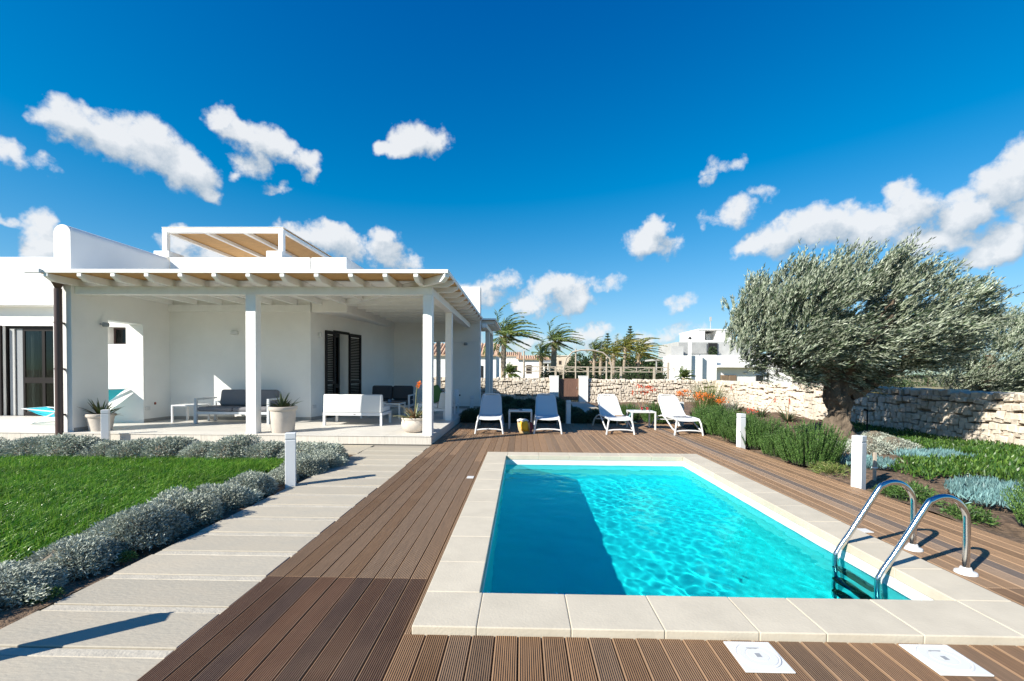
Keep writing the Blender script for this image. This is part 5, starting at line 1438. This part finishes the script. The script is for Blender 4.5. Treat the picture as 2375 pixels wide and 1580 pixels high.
for x, y, s, lb in ((5.75, 8.75, .9, 'grey-leaved shrub left of the near right bollard'), (6.35, 8.55, 1.05, 'grey-leaved shrub at the foot of the olive trunk'), (7.0, 8.8, 1.0, 'grey-leaved shrub right of the olive trunk'), (7.5, 9.9, .9, 'grey-leaved shrub in the shade behind the olive trunk')):
    plant('grey_shrub', lb, 'shrub', [('foliage', gm), ('twigs', coreS)], (x, y, -.03), rnd.uniform(0, 6), s, 'grey shrubs round the olive')
tm = mound_mesh('foliage', .24, .17, 900, .06, .012, 62, M['rosemary'], up=.3, rand=.7, inner=.2)
td = mound_mesh('foliage', .24, .17, 700, .07, .01, 63, M['longgrass'], up=.4, rand=.7, inner=.2)
for x, y, s, me, lb in ((4.42, 6.55, 1.1, td, 'straggly olive-brown tuft left of the near right bollard'), (4.5, 5.35, 1.1, tm, 'small green tuft behind the left ladder rail'), (4.42, 4.62, .9, tm, 'small green tuft behind the right ladder rail'), (4.42, 5.62, .6, tm, 'tiny dark tuft right behind the near right bollard'), (4.5, 6.9, .8, td, 'dry tuft below the large rosemary bush')):
    plant('tuft', lb, 'tuft', [('foliage', me)], (x, y, -.03), rnd.uniform(0, 6), s, 'small tufts in the bed')
plant('rosemary_bush', 'rosemary bush at the right edge behind the pool ladder', 'bush', [('foliage', ros[1]), ('branches', core_r)], (4.98, 4.15, -.03), 1.0, (.8, .8, .85), 'rosemary bushes')
for x, y, s in ((-2.98, 3.35, .35), (-2.95, 2.75, .4), (-3.0, 2.1, .45)):
    plant('weed', 'small green weed at the path edge, %s' % {.35: 'farthest of three', .4: 'middle one of three', .45: 'nearest of three'}[s], 'weed', [('foliage', tm)], (x, y, -.02), 2, s)
st = thing('garden_stake', 'thin wooden stake standing beside the near right bollard', 'stake', (4.72, 6.22, 0))
MB().box(4.705, 4.735, 6.205, 6.235, -.1, .36).build('stake_post', M['wood_pale'], st)
MB().box(4.695, 4.745, 6.195, 6.245, .15, .165).build('tie', M['paper'], st)
sp = thing('sprinkler_riser', 'thin dark sprinkler riser by the shaded stone wall', 'sprinkler', (8.3, 11.2, 0))
MB().tube([(8.3, 11.2, -.05), (8.3, 11.2, .55)], .016, 6).build('riser_pipe', M['dark'], sp)
MB().tube([(8.3, 11.2, .55), (8.22, 11.2, .57)], .02, 6).build('nozzle', M['dark'], sp)

# ================================================================== OLIVE TREES
def gnarled(mb, pts, rs, seed, n=22, amp=.16, sub=7):
    rng = np.random.default_rng(seed)
    P = [np.array(p, float) for p in pts]; Q, RR = [], []
    for i in range(len(P) - 1):
        p0, p1, p2, p3 = P[max(0, i - 1)], P[i], P[i + 1], P[min(len(P) - 1, i + 2)]
        for k in range(sub):
            t = k / sub
            Q.append(.5 * ((2 * p1) + (p2 - p0) * t + (2 * p0 - 5 * p1 + 4 * p2 - p3) * t * t + (3 * p1 - p0 - 3 * p2 + p3) * t ** 3)); RR.append(rs[i] * (1 - t) + rs[i + 1] * t)
    Q.append(P[-1]); RR.append(rs[-1])
    k = len(Q); u = None; vs_, fs_ = [], []
    ph = rng.uniform(0, 6.28, 6)
    for i, p in enumerate(Q):
        t = Q[min(i + 1, k - 1)] - Q[max(i - 1, 0)]; t = t / np.linalg.norm(t)
        if u is None: u = np.array([0, 1., 0]) if abs(t[2]) > .7 else np.array([0, 0, 1.])
        u = u - t * u.dot(t); u /= np.linalg.norm(u); s = np.cross(t, u)
        for j in range(n):
            a = 2 * math.pi * j / n
            tw = i * .16
            r = RR[i] * (1 + amp * (math.sin(3 * a + tw + ph[0]) * .6 + math.sin(5 * a - tw * 1.6 + ph[1]) * .45 + math.sin(8 * a + tw * 2.1 + ph[2]) * .28) + amp * .5 * math.sin(i * .45 + 2 * a + ph[3]) + amp * .4 * math.sin(i * .8 - 3 * a + ph[4]) * math.sin(4 * a + ph[5]) + rng.normal() * amp * .16)
            vs_.append(tuple(p + (u * math.cos(a) + s * math.sin(a)) * r))
    for i in range(k - 1):
        for j in range(n):
            a, b = i * n + j, i * n + (j + 1) % n
            fs_.append((a, a + n, b + n, b))
    fs_.append(tuple(range(n))); fs_.append(tuple(reversed(range((k - 1) * n, k * n))))
    mb.add(vs_, fs_)
def olive_crown(seed, C, A, ncl, per_cl, zmin, per=24):
    """clusters of windswept twigs set with narrow leaves, dark gaps between the clusters"""
    rng = np.random.default_rng(seed)
    o = unit(rng.normal(0, 1, (ncl * 3, 3)))
    lum = np.ones(len(o))
    for k in range(30):
        c = unit(rng.normal(0, 1, 3)); lum += np.exp(-((o - c) ** 2).sum(-1) / .05) * rng.uniform(-.24, .15)
    rr = np.where(rng.uniform(0, 1, len(o)) < .74, rng.uniform(.78, 1.0, len(o)), rng.uniform(.35, .8, len(o))) * lum
    b = np.array(C) + o * rr[:, None] * np.array(A)
    ok = b[:, 2] > zmin + .30 * np.clip((b[:, 0] - C[0] + .4) / A[0], 0, 1) + rng.uniform(-.08, .10, len(b))
    b, o = b[ok][:ncl], o[ok][:ncl]; n = len(b)
    wind = np.array([.66, .05, .56])
    cd = unit(wind + o * np.array([.55, .6, .75]) + rng.normal(0, .16, (n, 3)))
    b = np.repeat(b, per_cl, 0) + rng.normal(0, .085, (n * per_cl, 3)); o = np.repeat(o, per_cl, 0); cd = np.repeat(cd, per_cl, 0); n = len(b)
    d = unit(cd + rng.normal(0, .17, (n, 3)))
    top = np.clip(o[:, 2], 0, 1)
    L_ = rng.uniform(.22, .46, n) * (1 + .55 * top * (rng.uniform(0, 1, n) < .25))
    t = np.linspace(.02, 1, per)
    bend = np.array([.22, 0, -.04])
    pts = b[:, None, :] + d[:, None, :] * (L_[:, None] * t)[..., None] + bend * (t ** 2 * .5)[None, :, None] * L_[:, None, None]
    s = unit(np.cross(d, rng.normal(0, 1, (n, 3)))); u = np.cross(d, s)
    an = np.arange(per) * 1.57 + rng.uniform(0, 6.28, n)[:, None]
    side = s[:, None, :] * np.cos(an)[..., None] + u[:, None, :] * np.sin(an)[..., None]
    dd = d[:, None, :] * 1.0 + side * .50 + wind * .25
    base = pts.reshape(-1, 3); dd = dd.reshape(-1, 3); m = len(base)
    v, f = leaf_quads(base, dd, rng.uniform(.065, .10, m), rng.uniform(.015, .022, m), rng)
    return v, f
def crown_mesh(*parts):
    V, F_, n = [], [], 0
    for v, f in parts: V.append(v); F_.append(f + n); n += len(v)
    return np_mesh('crown', np.concatenate(V), np.concatenate(F_), M['olive'])
OC, OA = (6.72, 9.85, 2.52), (2.16, 1.9, 1.27)
ol = thing('olive_tree', 'old windswept olive tree with a gnarled trunk beside the pool', 'tree', (6.72, 9.8, 0))
mb = MB()
gnarled(mb, [(6.70, 9.75, -.12), (6.68, 9.76, .08), (6.66, 9.8, .35), (6.70, 9.8, .65), (6.62, 9.8, .97), (6.72, 9.8, 1.25), (6.80, 9.8, 1.55)], [.42, .30, .225, .195, .25, .25, .20], 3, n=40, amp=.17, sub=10)
mb.build('trunk', M['bark'], ol, smooth=True)
limbs = [([(6.85, 9.8, .98), (7.25, 9.78, 1.17), (7.75, 9.8, 1.5), (8.3, 9.9, 1.72), (8.9, 10.0, 2.3)], [.22, .17, .15, .12, .05]),
         ([(6.62, 9.8, 1.2), (6.15, 9.7, 1.5), (5.7, 9.6, 1.72), (5.15, 9.5, 2.15)], [.24, .16, .11, .04]),
         ([(6.7, 9.8, 1.35), (6.6, 9.9, 2.0), (6.35, 10.0, 2.7), (6.3, 10.0, 3.5)], [.26, .18, .12, .04]),
         ([(6.8, 9.8, 1.4), (7.15, 9.7, 2.0), (7.5, 9.6, 2.7), (7.8, 9.6, 3.5)], [.24, .17, .11, .04]),
         ([(6.75, 9.85, 1.35), (6.9, 10.5, 1.9), (7.1, 11.0, 2.5)], [.22, .13, .05]),
         ([(6.75, 9.75, 1.35), (6.7, 9.2, 1.9), (6.9, 8.7, 2.5)], [.2, .12, .05]),
         ([(7.75, 9.8, 1.5), (8.0, 9.4, 2.0), (8.5, 9.2, 2.6)], [.10, .07, .03]),
         ([(6.15, 9.7, 1.5), (5.9, 10.1, 2.0), (5.6, 10.3, 2.6)], [.10, .07, .03])]
for i, (p, r) in enumerate(limbs):
    mb = MB(); gnarled(mb, p, [q * .78 for q in r], 20 + i, n=12, amp=.12, sub=6); mb.build('limb', M['bark'], ol, smooth=True)
cr = crown_mesh(olive_crown(9, OC, OA, 440, 12, 1.16), olive_crown(12, (5.55, 9.75, 1.95), (1.05, 1.2, .72), 90, 11, 1.12), olive_crown(13, (8.1, 9.8, 2.15), (1.0, 1.2, .6), 60, 11, 1.5))
o = link(bpy.data.objects.new('crown', cr)); o.parent = ol; o.location = -Vector(ol.location)
o2 = thing('olive_tree', 'bushy olive tree beyond the stone wall at the right edge', 'tree', (13.6, 13.6, 0))
mb = MB(); gnarled(mb, [(13.6, 13.6, -.1), (13.65, 13.6, .6), (13.6, 13.6, 1.2), (13.5, 13.6, 2.0)], [.4, .28, .26, .1], 44, n=16); mb.build('trunk', M['bark'], o2, smooth=True)
for i, (p, r) in enumerate([([(13.6, 13.6, 1.1), (14.2, 13.5, 1.7), (14.8, 13.4, 2.2)], [.16, .1, .04]), ([(13.6, 13.6, 1.1), (12.9, 13.5, 1.6), (12.4, 13.4, 2.0)], [.16, .1, .04])]):
    mb = MB(); gnarled(mb, p, r, 50 + i, n=10); mb.build('limb', M['bark'], o2, smooth=True)
o = link(bpy.data.objects.new('crown', crown_mesh(olive_crown(10, (13.9, 13.6, 1.75), (1.9, 1.9, 1.25), 400, 10, .70, 22)))); o.parent = o2; o.location = -Vector(o2.location)

# ================================================================== BACKGROUND
# trellis fence beyond the wall
fn = thing('trellis_fence', 'weathered timber trellis fence beyond the stone wall', 'fence', (4.6, 29, 0))
FX = [.12, 2.1, 4.13, 6.2, 8.28, 9.16]
for i, x in enumerate(FX): MB().box(x - .06, x + .06, 28.94, 29.06, -.1, 2.1 if i in (0, 5) else 1.80).build('post', M['wood_pale'], fn)
MB().box(.18, 9.1, 28.97, 29.03, 1.74, 1.80).build('rail', M['wood_pale'], fn)
MB().box(.18, 9.1, 28.97, 29.03, 1.46, 1.51).build('rail', M['wood_pale'], fn)
x = .18; k = 0
while x < 9.0:
    MB().box(x + .74, x + .78, 28.98, 29.02, 1.511, 1.739).build('upright', M['wood_pale'], fn)
    a, b = (1.53, 1.72) if k % 2 else (1.72, 1.53)
    MB().bar((x + .05, 29, a), (x + .72, 29, b), .03).build('brace', M['wood_pale'], fn)
    x += .78; k += 1
ar = thing('garden_arch', 'thin bent timber arch over the trellis fence', 'arch', (3.8, 27.5, 0))
ap = [(2.45, 27.5, -.1), (2.47, 27.5, 1.6), (2.62, 27.5, 2.25), (3.0, 27.5, 2.64), (3.5, 27.5, 2.76), (4.2, 27.5, 2.76), (4.8, 27.5, 2.62), (5.2, 27.5, 2.28), (5.32, 27.5, 1.8), (5.34, 27.5, -.1)]
MB().tube(ap, .045, 8).build('hoop', M['wood_pale'], ar, smooth=True)
MB().tube([(3.2, 27.55, -.1), (3.2, 27.55, 2.85)], .04, 8).build('pole', M['wood_pale'], ar)
for i, (x, h, lb) in enumerate(((.1, 2.65, 'left'), (5.12, 2.3, 'right'))):
    t = thing('garden_pole', 'slim timber pole behind the wall, the %s one' % lb, 'pole', (x, 28, 0)); MB().tube([(x, 28, -.1), (x, 28, h)], .05, 8).build('shaft', M['wood_pale'], t); MB().lathe([(.06, 0), (.06, .05), (.01, .08)], 8, (x, 28, h)).build('finial', M['wood_pale'], t)

# ------------------------------------------------------------------ palms
def frond_set(seed, n, L0, L1, wind, m, leaf=.42, per=34, lw=.045):
    rng = np.random.default_rng(seed); B_, D_, LL = [], [], []
    RV, RF, nb = [], [], 0
    for k in range(n):
        a = k * 2.39996 + rng.normal() * .2; el = R(rng.uniform(-15, 85)); L_ = rng.uniform(L0, L1)
        d = np.array([math.cos(a) * math.cos(el), math.sin(a) * math.cos(el), math.sin(el)])
        p = np.zeros(3); pts = [p.copy()]; ds = [d.copy()]
        for i in range(12):
            t = i / 12
            d = d + np.array([wind * (.10 + .16 * t), 0, -.035 - .09 * t]); d /= np.linalg.norm(d)
            p = p + d * L_ / 12; pts.append(p.copy()); ds.append(d.copy())
        pts, ds = np.array(pts), np.array(ds)
        tt = np.linspace(1.5, 12, per); i0 = np.minimum(tt.astype(int), 11); fr = (tt - i0)[:, None]
        P_ = pts[i0] * (1 - fr) + pts[i0 + 1] * fr; T_ = unit(ds[i0])
        S_ = unit(np.cross(T_, np.array([0, 0, 1.])))
        for sg in (-1, 1):
            B_.append(P_); D_.append(T_ * .75 + S_ * sg * .75 + np.array([wind * .45, 0, -.22]) + rng.normal(0, .1, P_.shape)); LL.append(leaf * (1.1 - .75 * (tt / 12)) * rng.uniform(.8, 1.15, per))
        w = np.linspace(.045, .008, 13)[:, None]; S2 = unit(np.cross(unit(ds), np.array([0, 0, 1.]) + 1e-3))
        RV.append(np.stack([pts - S2 * w, pts + S2 * w], 1).reshape(-1, 3))
        q = np.arange(12)[:, None] * 2 + nb; RF.append(q + np.array([[0, 1, 3, 2]])); nb += 26
    v, f = leaf_quads(np.concatenate(B_), np.concatenate(D_), np.concatenate(LL), lw, rng)
    RV, RF = np.concatenate(RV), np.concatenate(RF)
    return np_mesh('fronds', np.concatenate([v, RV]), np.concatenate([f, RF + len(v)]), m)
fr = [frond_set(71, 30, 1.7, 2.5, 1.0, M['palm'], .55, 26, .05), frond_set(72, 24, 1.5, 2.2, 1.15, M['palm_y'], .5, 24, .05), frond_set(73, 22, 1.3, 1.9, 1.0, M['palm'], .45, 22, .05)]
def trunk_mesh(h, r0, r1, lean, seed):
    rng = random.Random(seed); mb = MB(); n = int(h / .12); prof = []
    pts, rs = [], []
    for i in range(n + 1):
        t = i / n; pts.append((lean * t * t, 0, -.1 + (h + .1) * t)); rs.append((r0 * (1 - t) + r1 * t) * (1.10 if i % 2 else .93) * rng.uniform(.96, 1.05))
    mb.tube(pts, rs, 12); return mb.mesh('trunk', M['palmbark'], smooth=True)
def palm(label, x, y, h, v, s, r=.2, lean=.1, seed=0, rz=0):
    t = thing('palm_tree', label, 'palm tree', (x, y, 0), 0, 'windswept palms beyond the garden wall')
    o = link(bpy.data.objects.new('trunk', trunk_mesh(h, r * 1.1, r, lean, seed))); o.parent = t
    c = link(bpy.data.objects.new('fronds', fr[v])); c.parent = t; c.location = (lean, 0, h); c.scale = (s, s, s)
    # skirt of old leaf bases under the crown
    rng = np.random.default_rng(seed + 900); n = 60
    a = rng.uniform(0, 6.28, n); b = np.stack([np.cos(a) * r + lean, np.sin(a) * r, h - rng.uniform(0, .5, n)], -1)
    vv, ff = leaf_quads(b, np.stack([np.cos(a) * .5 + .2, np.sin(a) * .5, rng.uniform(-.6, .8, n)], -1), .35, .07, rng)
    k = link(bpy.data.objects.new('leaf_bases', np_mesh('leaf_bases', vv, ff, M['drygrass']))); k.parent = t
palm('tall windswept palm right beside the villa, the largest crown', -1.25, 30, 3.75, 0, 1.12, .16, .05, 1)
palm('windswept palm with a thick trunk above the white gate pillar', 2.15, 32, 3.55, 0, .92, .19, .08, 2)
palm('shorter palm leaning just left of the thick-trunked palm', 1.45, 36, 2.95, 2, .85, .15, .05, 3)
palm('dark palm at the left of the distant palm group', 6.2, 40, 3.3, 2, .95, .13, .1, 4)
palm('yellowish low palm inside the distant palm group', 7.1, 42, 3.0, 1, .9, .15, .1, 5)
palm('yellow-green palm in the middle of the distant palm group', 7.5, 38, 3.0, 1, 1.0, .14, .05, 6)
palm('slim-trunked green palm in the distant palm group', 8.12, 37, 3.5, 1, .9, .11, .15, 7)
palm('palm with wide drooping fronds at the right of the distant group', 10.0, 40, 3.15, 1, 1.15, .12, .1, 8)
fan = frond_set(74, 26, .45, .75, .35, M['palm'], .28, 14, .06)
for x, y, h, lb in ((-.72, 27.0, 1.35, 'small bushy fan palm beside the tall palm near the villa'), (9.45, 27.0, 1.15, 'small bushy fan palm in front of the white neighbouring house')):
    t = thing('fan_palm', lb, 'palm tree', (x, y, 0)); o = link(bpy.data.objects.new('trunk', trunk_mesh(h, .16, .13, 0, 5))); o.parent = t
    c = link(bpy.data.objects.new('fronds', fan)); c.parent = t; c.location = (0, 0, h)

# ------------------------------------------------------------------ trees and hedges far off
def crown_blob(seed, lobes, n, Lf, m, Wf=None):
    rng = np.random.default_rng(seed); B_, D_ = [], []
    wts = np.array([a[3] * a[4] for a in lobes]); wts = wts / wts.sum()
    for (x, y, z, rx, rz_), w in zip(lobes, wts):
        k = int(n * w); o = unit(rng.normal(0, 1, (k, 3))); r = rng.uniform(.7, 1.05, k)[:, None]
        B_.append(np.array([x, y, z]) + o * r * np.array([rx, rx, rz_])); D_.append(o + rng.normal(0, .6, (k, 3)) + np.array([0, 0, .3]))
    B_, D_ = np.concatenate(B_), np.concatenate(D_)
    v, f = leaf_quads(B_, D_, Lf * rng.uniform(.6, 1.3, len(B_)), (Wf or Lf * .5), rng)
    return np_mesh('crown', v, f, m)
def far_tree(label, x, y, lobes, n, Lf, m=None, trunk=.25, group='trees among the far houses'):
    t = thing('tree', label, 'tree', (x, y, 0), 0, group)
    MB().tube([(0, 0, -.1), (.05, 0, 1.0), (0, 0, lobes[0][2])], [trunk, trunk * .8, trunk * .4], 8).build('trunk', M['bark'], t, smooth=True, local=True)
    o = link(bpy.data.objects.new('crown', crown_blob(int(x * 7 + y), lobes, n, Lf, m or M['tree']))); o.parent = t
far_tree('broad dark green tree behind the right end of the palm group', 13.9, 55, [(0, 0, 2.2, 2.0, 1.5), (1.6, .5, 1.9, 1.5, 1.2), (-1.4, .3, 2.0, 1.3, 1.2), (2.6, 0, 1.3, 1.2, .9)], 5200, .28)
far_tree('dark rounded tree next to the white house on the right', 17.0, 58, [(0, 0, 1.7, 1.6, 1.1), (1.3, 0, 1.4, 1.2, .9)], 2600, .28)
far_tree('dark rounded tree behind the timber arch', 6.7, 55, [(0, 0, 2.5, 1.1, 1.2), (-.6, 0, 1.9, .9, .9), (.6, 0, 2.0, .9, .9)], 2600, .24)
far_tree('dark tree left of the distant palm group', 9.3, 60, [(0, 0, 2.3, 1.4, 1.3), (1.1, 0, 1.8, 1.1, 1.0), (-1.0, 0, 1.7, 1.1, 1.0)], 2600, .26)
far_tree('low dark tree between the distant palm trunks', 11.5, 62, [(0, 0, 2.1, 1.8, 1.3), (1.5, 0, 1.7, 1.3, 1.0)], 2400, .28)
for i, (x0, x1, z, y, lb) in enumerate(((1.4, 3.9, 1.50, 31.5, 'dark green hedge behind the left part of the trellis fence'), (6.8, 9.9, 1.55, 32, 'dark green hedge behind the right part of the trellis fence'), (4.0, 6.8, 1.20, 33, 'lower green hedge below the timber arch'))):
    n = int((x1 - x0) / .45); lb_ = [(-(x1 - x0) / 2 + (k + .5) * (x1 - x0) / n, 0, z * .55, .42, z * .5) for k in range(n)]
    t = thing('hedge', lb, 'hedge', ((x0 + x1) / 2, y, 0)); o = link(bpy.data.objects.new('foliage', crown_blob(200 + i, lb_, 3800, .12, M['tree']))); o.parent = t
    o = link(bpy.data.objects.new('branches', MB().box(-(x1 - x0) / 2 + .1, (x1 - x0) / 2 - .1, -.2, .2, 0, z * .85).mesh('branches', M['bushcore']))); o.parent = t
def norfolk(label, x, y, h, s):
    t = thing('norfolk_pine', label, 'pine tree', (x, y, 0), 0, 'tiered pines on the skyline')
    MB().tube([(0, 0, -.1), (0, 0, h)], [.25, .03], 8).build('trunk', M['bark'], t, local=True)
    rng = np.random.default_rng(int(x)); B_, D_ = [], []
    z = h; k = 0
    while z > h * .45:
        R_ = min(1.7, .16 + (h - z) * .38) * s
        for j in range(6):
            a = j * 1.047 + k * .5; dd = np.array([math.cos(a), math.sin(a), .35]); q = np.linspace(.1, 1, 14)[:, None]
            B_.append(np.array([[0, 0, z]]) + dd * q * R_); D_.append(np.tile(dd, (14, 1)) * .5 + rng.normal(0, .5, (14, 3)) + np.array([0, 0, .6]))
        z -= .42; k += 1
    v, f = leaf_quads(np.concatenate(B_), np.concatenate(D_), .26, .10, rng)
    o = link(bpy.data.objects.new('branches', np_mesh('branches', v, f, M['tree']))); o.parent = t
for i, (x, y, w_, h_, lb) in enumerate(((36, 46, 2.2, 1.0, 'low green bush far off in the dry meadow, the nearer one'), (52, 60, 3.2, 1.5, 'low green bush far off in the dry meadow, the farther one'), (30, 52, 2.5, 1.2, 'low dark bush at the far end of the meadow beside the white house'))):
    far_tree(lb, x, y, [(0, 0, h_ * .5, w_ * .6, h_ * .6), (w_ * .5, 0, h_ * .4, w_ * .5, h_ * .5), (-w_ * .5, .3, h_ * .4, w_ * .5, h_ * .5)], 1500, .22, group='bushes in the meadow', trunk=.1)
norfolk('tiered pine top rising above the left of the palm group', 12.9, 70, 7.2, .8)
norfolk('taller tiered pine top rising above the right of the palm group', 16.3, 70, 8.3, .9)

# ------------------------------------------------------------------ far houses
def window(parent, x0, x1, y, z0, z1, m=M['shutter_brown'], pane=M['dark']):
    w = MB().box(x0, x1, y - .05, y - .01, z0, z0 + .06).box(x0, x1, y - .05, y - .01, z1 - .06, z1).box(x0, x0 + .06, y - .05, y - .01, z0 + .06, z1 - .06).box(x1 - .06, x1, y - .05, y - .01, z0 + .06, z1 - .06).build('window', m, parent)
    MB().box(x0 + .06, x1 - .06, y - .03, y - .015, z0 + .06, z1 - .06).build('pane', pane, w)
def tiled_roof(parent, x0, x1, y0, y1, z0, z1):
    rf = MB().prism([(y0 - .3, z0), (y1, z1), (y1, z1 - .1), (y0 - .3, z0 - .1)], x0 - .2, x1 + .2, 'x').build('roof', M['rooftile'], parent)
    n = int((x1 - x0) / .3)
    mb = MB()
    for k in range(n): mb.tube([(x0 + (k + .5) * .3, y0 - .32, z0 + .03), (x0 + (k + .5) * .3, y1, z1 + .03)], .09, 6)
    mb.build('roof_tile_rows', M['rooftile'], rf)
h1 = thing('far_house', 'white bungalow with an orange tiled roof behind the palms', 'house', (1.5, 62, 0))
MB().box(-.55, 3.7, 60, 66, -.1, 3.15).build('wall', M['plaster'], h1); tiled_roof(h1, -.6, 3.75, 60, 63, 3.2, 3.72)
window(h1, 2.9, 3.5, 60, .9, 2.6, M['greyboard']); window(h1, .5, 1.2, 60, 1.3, 2.4)
MB().box(3.2, 3.32, 58.5, 58.62, -.1, 2.6).build('porch_post', M['plaster'], h1); MB().box(2.4, 4.4, 58.4, 60, 2.6, 2.72).build('porch_roof', M['greyboard'], h1)
h2_ = thing('far_house', 'second white house with an orange roof, left of the bungalow', 'house', (-3, 66, 0))
MB().box(-7.5, -.3, 65, 70, -.1, 3.75).build('wall', M['plaster'], h2_); tiled_roof(h2_, -7.5, -.3, 65, 68, 3.8, 4.4)
for x in (-6.5, -4.5, -1.6): window(h2_, x, x + .9, 65, 1.2, 2.4)
h3 = thing('far_house', 'plain sandstone house with one small window right of the bungalow', 'house', (6.5, 72, 0))
MB().box(4.9, 8.4, 72, 78, -.1, 4.0).build('wall', M['sandstone'], h3); MB().box(4.8, 8.5, 71.9, 78.1, 4.001, 4.12).build('roof', M['sandstone'], h3); window(h3, 5.7, 6.1, 72, 2.7, 3.3)
h5 = thing('far_house', 'long low white house glimpsed between the palm trunks', 'house', (14, 80, 0))
MB().box(8.5, 22, 80, 86, -.1, 2.9).build('wall', M['plaster'], h5); tiled_roof(h5, 8.5, 22, 80, 83, 2.95, 3.5)
for x in (9.5, 12, 14.5, 17): window(h5, x, x + 1.0, 80, 1.0, 2.2)
cw = thing('garden_wall', 'stepped white garden wall behind the small fan palm', 'wall', (-.4, 33, 0))
MB().box(-1.0, -.28, 33, 33.2, -.1, 1.45).build('low_step', M['plaster'], cw); MB().box(-.279, .06, 33, 33.2, -.1, 2.15).build('high_step', M['plaster'], cw)
h6 = thing('far_house', 'white house with a pitched roof seen through the porch passage', 'house', (-6, 42, 0))
MB().box(-9.5, -2.4, 42, 48, -.1, 2.9).build('wall', M['plaster'], h6); tiled_roof(h6, -9.5, -2.4, 42, 45, 3.0, 4.2); window(h6, -6.8, -6.1, 42, .9, 2.0, M['darkwood'])
window(h6, -4.4, -3.6, 42, .9, 2.0, M['darkwood'])
# white neighbouring house on the right
nh = thing('neighbour_house', 'white flat-roofed house behind the stone wall and olive', 'house', (16, 38, 0))
MB().box(11.67, 14.0, 36, 38.4, -.1, 2.80).build('wall', M['plaster'], nh)
MB().box(14.001, 15.25, 36.35, 44, -.1, 2.88).build('wall', M['plaster'], nh)
MB().box(15.251, 24.5, 36.7, 44, -.1, 2.30).build('wall', M['plaster'], nh)
MB().box(15.251, 24.5, 38.0, 44, 2.301, 2.899).build('wall', M['plaster'], nh)
MB().box(15.251, 18.6, 36.05, 36.69, 1.90, 2.06).build('canopy', M['plaster'], nh)
MB().box(12.95, 19.5, 38.6, 44, 2.9, 4.05).build('upper_wall', M['greyboard'], nh)
ub = MB().box(14.95, 17.8, 39.4, 44, 4.051, 4.25).box(14.95, 15.5, 39.4, 44, 4.251, 5.10).box(16.5, 17.8, 39.4, 44, 4.251, 5.10).box(15.501, 16.499, 40.6, 44, 4.251, 4.9).build('top_wall', M['plaster'], nh)
MB().box(14.9, 17.85, 39.35, 44.05, 5.101, 5.2).build('roof', M['plaster'], nh)
MB().box(15.55, 16.0, 40.5, 40.58, 4.3, 4.85).build('niche', M['dark'], nh)
lv = MB().box(11.95, 12.94, 37.2, 38.55, 2.801, 3.60).build('louvred_block', M['greyboard'], nh)
for k in range(10): MB().box(13.0, 15.3, 38.5, 38.58, 3.08 + k * .09, 3.08 + k * .09 + .07).build('louvre', M['greyboard'], nh)
MB().box(15.45, 16.2, 38.5, 38.598, 3.0, 3.95).build('niche', M['dark'], nh)
MB().box(12.84, 13.04, 35.7, 35.9, -.1, 4.05).build('flue', M['plaster'], nh)
MB().lathe([(.13, 0), (.13, .1), (.02, .2)], 10, (12.94, 35.8, 4.06)).build('flue_cap', M['dark'], nh)
for x0, x1 in ((15.7, 16.28), (16.32, 16.92)):
    w = MB().box(x0, x1, 36.62, 36.69, .80, 1.30).build('shutter', M['shutter_brown'], nh)
    for k in range(7): MB().box(x0 + .05, x1 - .05, 36.60, 36.619, .84 + k * .063, .84 + k * .063 + .04).build('slat', M['shutter_brown'], w)
MB().lathe([(.001, 0), (.16, .03), (.16, .12), (.001, .14)], 14, (17.6, 36.6, 1.42)).build('wall_light', M['greyboard'], nh)
window(nh, 18.4, 19.1, 36.69, .5, 1.35, M['greyboard'])
window(nh, 21.3, 23.5, 36.69, .6, 1.40, M['wood_pale'])
MB().box(21.0, 24.5, 35.9, 36.69, 1.75, 1.88).build('canopy', M['plaster'], nh)
MB().tube([(16.2, 40, 5.2), (16.2, 40, 6.1)], .03, 6).box(16.12, 16.28, 39.97, 40.03, 5.95, 6.3).build('antenna', M['greyboard'], nh)
cn = thing('carport', 'grey flat carport roof on posts behind the palms', 'carport', (13.9, 45, 0))
MB().box(13.0, 14.8, 45, 49, 2.65, 2.82).build('carport_roof', M['greyboard'], cn)
for x in (13.1, 14.7): MB().box(x - .05, x + .05, 45.1, 45.2, -.1, 2.649).build('post', M['greyboard'], cn)
sh_ = thing('shrub', 'dark shrub in the niche of the white neighbouring house', 'shrub', (15.7, 38.3, 2.9))
o = link(bpy.data.objects.new('foliage', crown_blob(333, [(0, 0, .35, .3, .35)], 300, .14, M['tree']))); o.parent = sh_
# dry meadow beyond the stone wall
tag(grass_patch('meadow_grass', 10.2, 34, 8, 34, 55, .25, .6, .03, M['drygrass'], 91, lambda X, Y, r: (X < 1.15 * Y + 3) & ((X - 13.6) ** 2 + (Y - 13.6) ** 2 > .3), z=-.07), 'dry yellow meadow grass beyond the stone wall', 'grass', kind='stuff')
tag(grass_patch('rough_grass', -6, 10, 23.2, 58, 30, .2, .5, .04, M['longgrass'], 92, z=-.07), 'rough grass behind the gate and far wall', 'grass', kind='stuff')
for me in bpy.data.meshes:
    if me.users == 0: bpy.data.meshes.remove(me)
print('TRIS', sum(sum(len(p.vertices) - 2 for p in me.polygons) for me in bpy.data.meshes if len(me.polygons) < 1) , len(bpy.data.objects))
